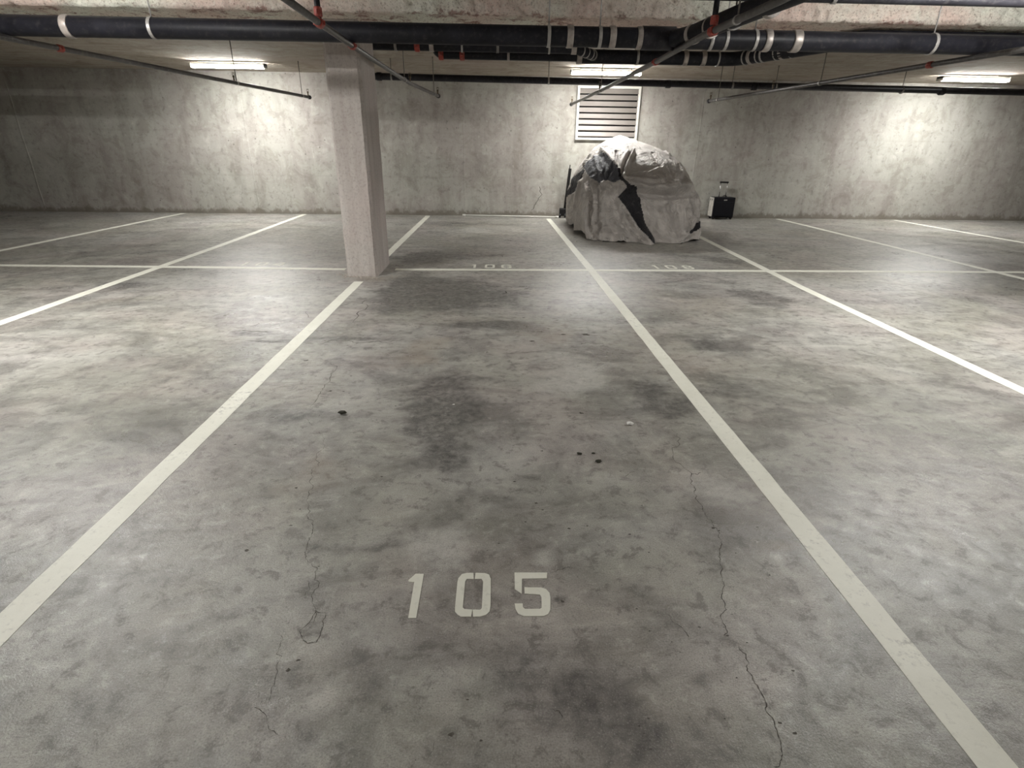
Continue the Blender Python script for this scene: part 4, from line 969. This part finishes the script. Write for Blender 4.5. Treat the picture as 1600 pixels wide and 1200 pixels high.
def build_cover():
    P = cover_base(); N = grid_normals(P)
    Zr = P[..., 2]
    disp = np.zeros(P.shape[:2])
    per = np.cumsum(np.linalg.norm(np.diff(P[20], axis=0, append=P[20][:1]), axis=1)); per = np.repeat(per[None, :], NV, 0)
    # pleats hanging from the shoulder to the hem, deepening downwards
    fall = np.clip(1.05 - Zr / 1.05, 0, 1)
    wob = (vnoise(per * 1.1, Zr * 1.5, 51) - 0.5) * 0.5
    disp += fall * 0.085 * (ridged(per * 3.3 + wob + Zr * 0.35, Zr * 0.35, 13, 2.2) - 0.40)
    disp += fall * 0.040 * (ridged(per * 7.4 + wob * 2 - Zr * 0.6, Zr * 0.55, 19, 2.2) - 0.40)
    # drawn creases
    for pts, w, amp in COVER_FOLDS:
        d = np.full(P.shape[:2], 9.0)
        for a, b in zip(pts[:-1], pts[1:]): d = np.minimum(d, seg_dist(P, a, b))
        disp += amp * np.exp(-(d / w) ** 1.4) - 0.35 * amp * np.exp(-((d - 2.2 * w) / (1.1 * w)) ** 2)
    # fine crumple
    vals = np.empty(NU * NV)
    for i, q in enumerate(P.reshape(-1, 3)):
        q = Vector(q)
        a = noise.noise(q * 3.2); b = abs(noise.noise(q * 7.5 + Vector((a, a * .5, 3)))); c = abs(noise.noise(q * 17 + Vector((5, b, 1))))
        vals[i] = -0.018 * b - 0.010 * c
    disp += vals.reshape(P.shape[:2])
    fade = np.clip((NV - 1 - np.arange(NV)) / 12.0, 0.15, 1)[:, None]
    Q = P + N * (disp * fade)[..., None]
    # pulled-out foot of the black strap and ragged hem
    hem = np.clip(1 - Zr / 0.16, 0, 1)
    g = np.exp(-((P[..., 0] - 2.37) / 0.10) ** 2) * (P[..., 1] < 9.2)
    Q[..., 1] -= g * 0.30 * np.clip(1 - Zr / 0.45, 0, 1) ** 1.5
    g2 = np.exp(-((P[..., 0] - 2.75) / 0.20) ** 2) * (P[..., 1] < 9.2)
    Q[..., 1] -= g2 * 0.12 * hem
    lift = np.clip(vnoise(per * 2.3, per * 0, 8) - 0.35, 0, 1) * 0.09 * (1 - g) * (1 - g2)
    left = np.exp(-((P[..., 1] - 9.9) / 0.8) ** 2) * (P[..., 0] < 1.7)
    Q[..., 2] += hem * (lift + left * 0.05 + 0.004)
    Q[..., 2] = np.maximum(Q[..., 2], 0.004)
    # faces, sorted into cloth panels
    i = np.arange(NV - 1)[:, None]; j = np.arange(NU)[None, :]
    F = np.stack([i * NU + j, i * NU + (j + 1) % NU, (i + 1) * NU + (j + 1) % NU, (i + 1) * NU + j], -1).reshape(-1, 4)
    fu = ((j + 0.5) / NU + 0 * i).ravel(); fv = ((i + 0.5) / (NV - 1) + 0 * j).ravel()
    owner = np.zeros(len(F), int)
    for k, (kind, poly) in enumerate(COVER_PANELS):
        m = point_in_poly(fu, fv, poly)
        owner[m] = k + 1
    t = empty('covered_car', (2.4, 10.1, 0))
    tag(t, 'small car under a crumpled silver grey cover with black panels, parked by the wall', 'car')
    V = (Q - np.array([2.4, 10.1, 0])).reshape(-1, 3)
    def part(name, mask, mat, label=None):
        fs = F[mask]
        if not len(fs): return None
        ids, inv = np.unique(fs, return_inverse=True)
        inv = inv.reshape(-1, 4)
        o = obj(name, V[ids].tolist(), inv.tolist(), MAT[mat], t, True)
        if label: o['label'] = label
        return o
    part('cover', owner == 0, 'cover')
    for k, (kind, poly) in enumerate(COVER_PANELS):
        part('slate_panel' if kind == 's' else 'black_panel', owner == k + 1, 'cover_slate' if kind == 's' else 'cover_black', 'dark slate cloth panel' if kind == 's' else 'black cloth panel')
    # knotted corner of the cloth tied at the shoulder
    bm = bmesh.new(); bmesh.ops.create_icosphere(bm, subdivisions=3, radius=1.0)
    for q in bm.verts:
        g_ = 1 + 0.35 * noise.noise(q.co * 2.3) + 0.12 * noise.noise(q.co * 6)
        q.co = Vector((q.co.x * 0.060, q.co.y * 0.045, q.co.z * 0.050)) * g_ + Vector((KNOT[0] - 2.4, KNOT[1] - 10.1, KNOT[2]))
    kn = bobj('cover_knot', bm, MAT['cover'], t, True)
    # cap over the peak
    top = [(NV - 1) * NU + q for q in range(0, NU, 8)]
    obj('cover_peak', [V[q].tolist() for q in top], [tuple(range(len(top)))], MAT['cover'], t)
    return t, Q
COVER_OBJ, COVER_Q = build_cover()
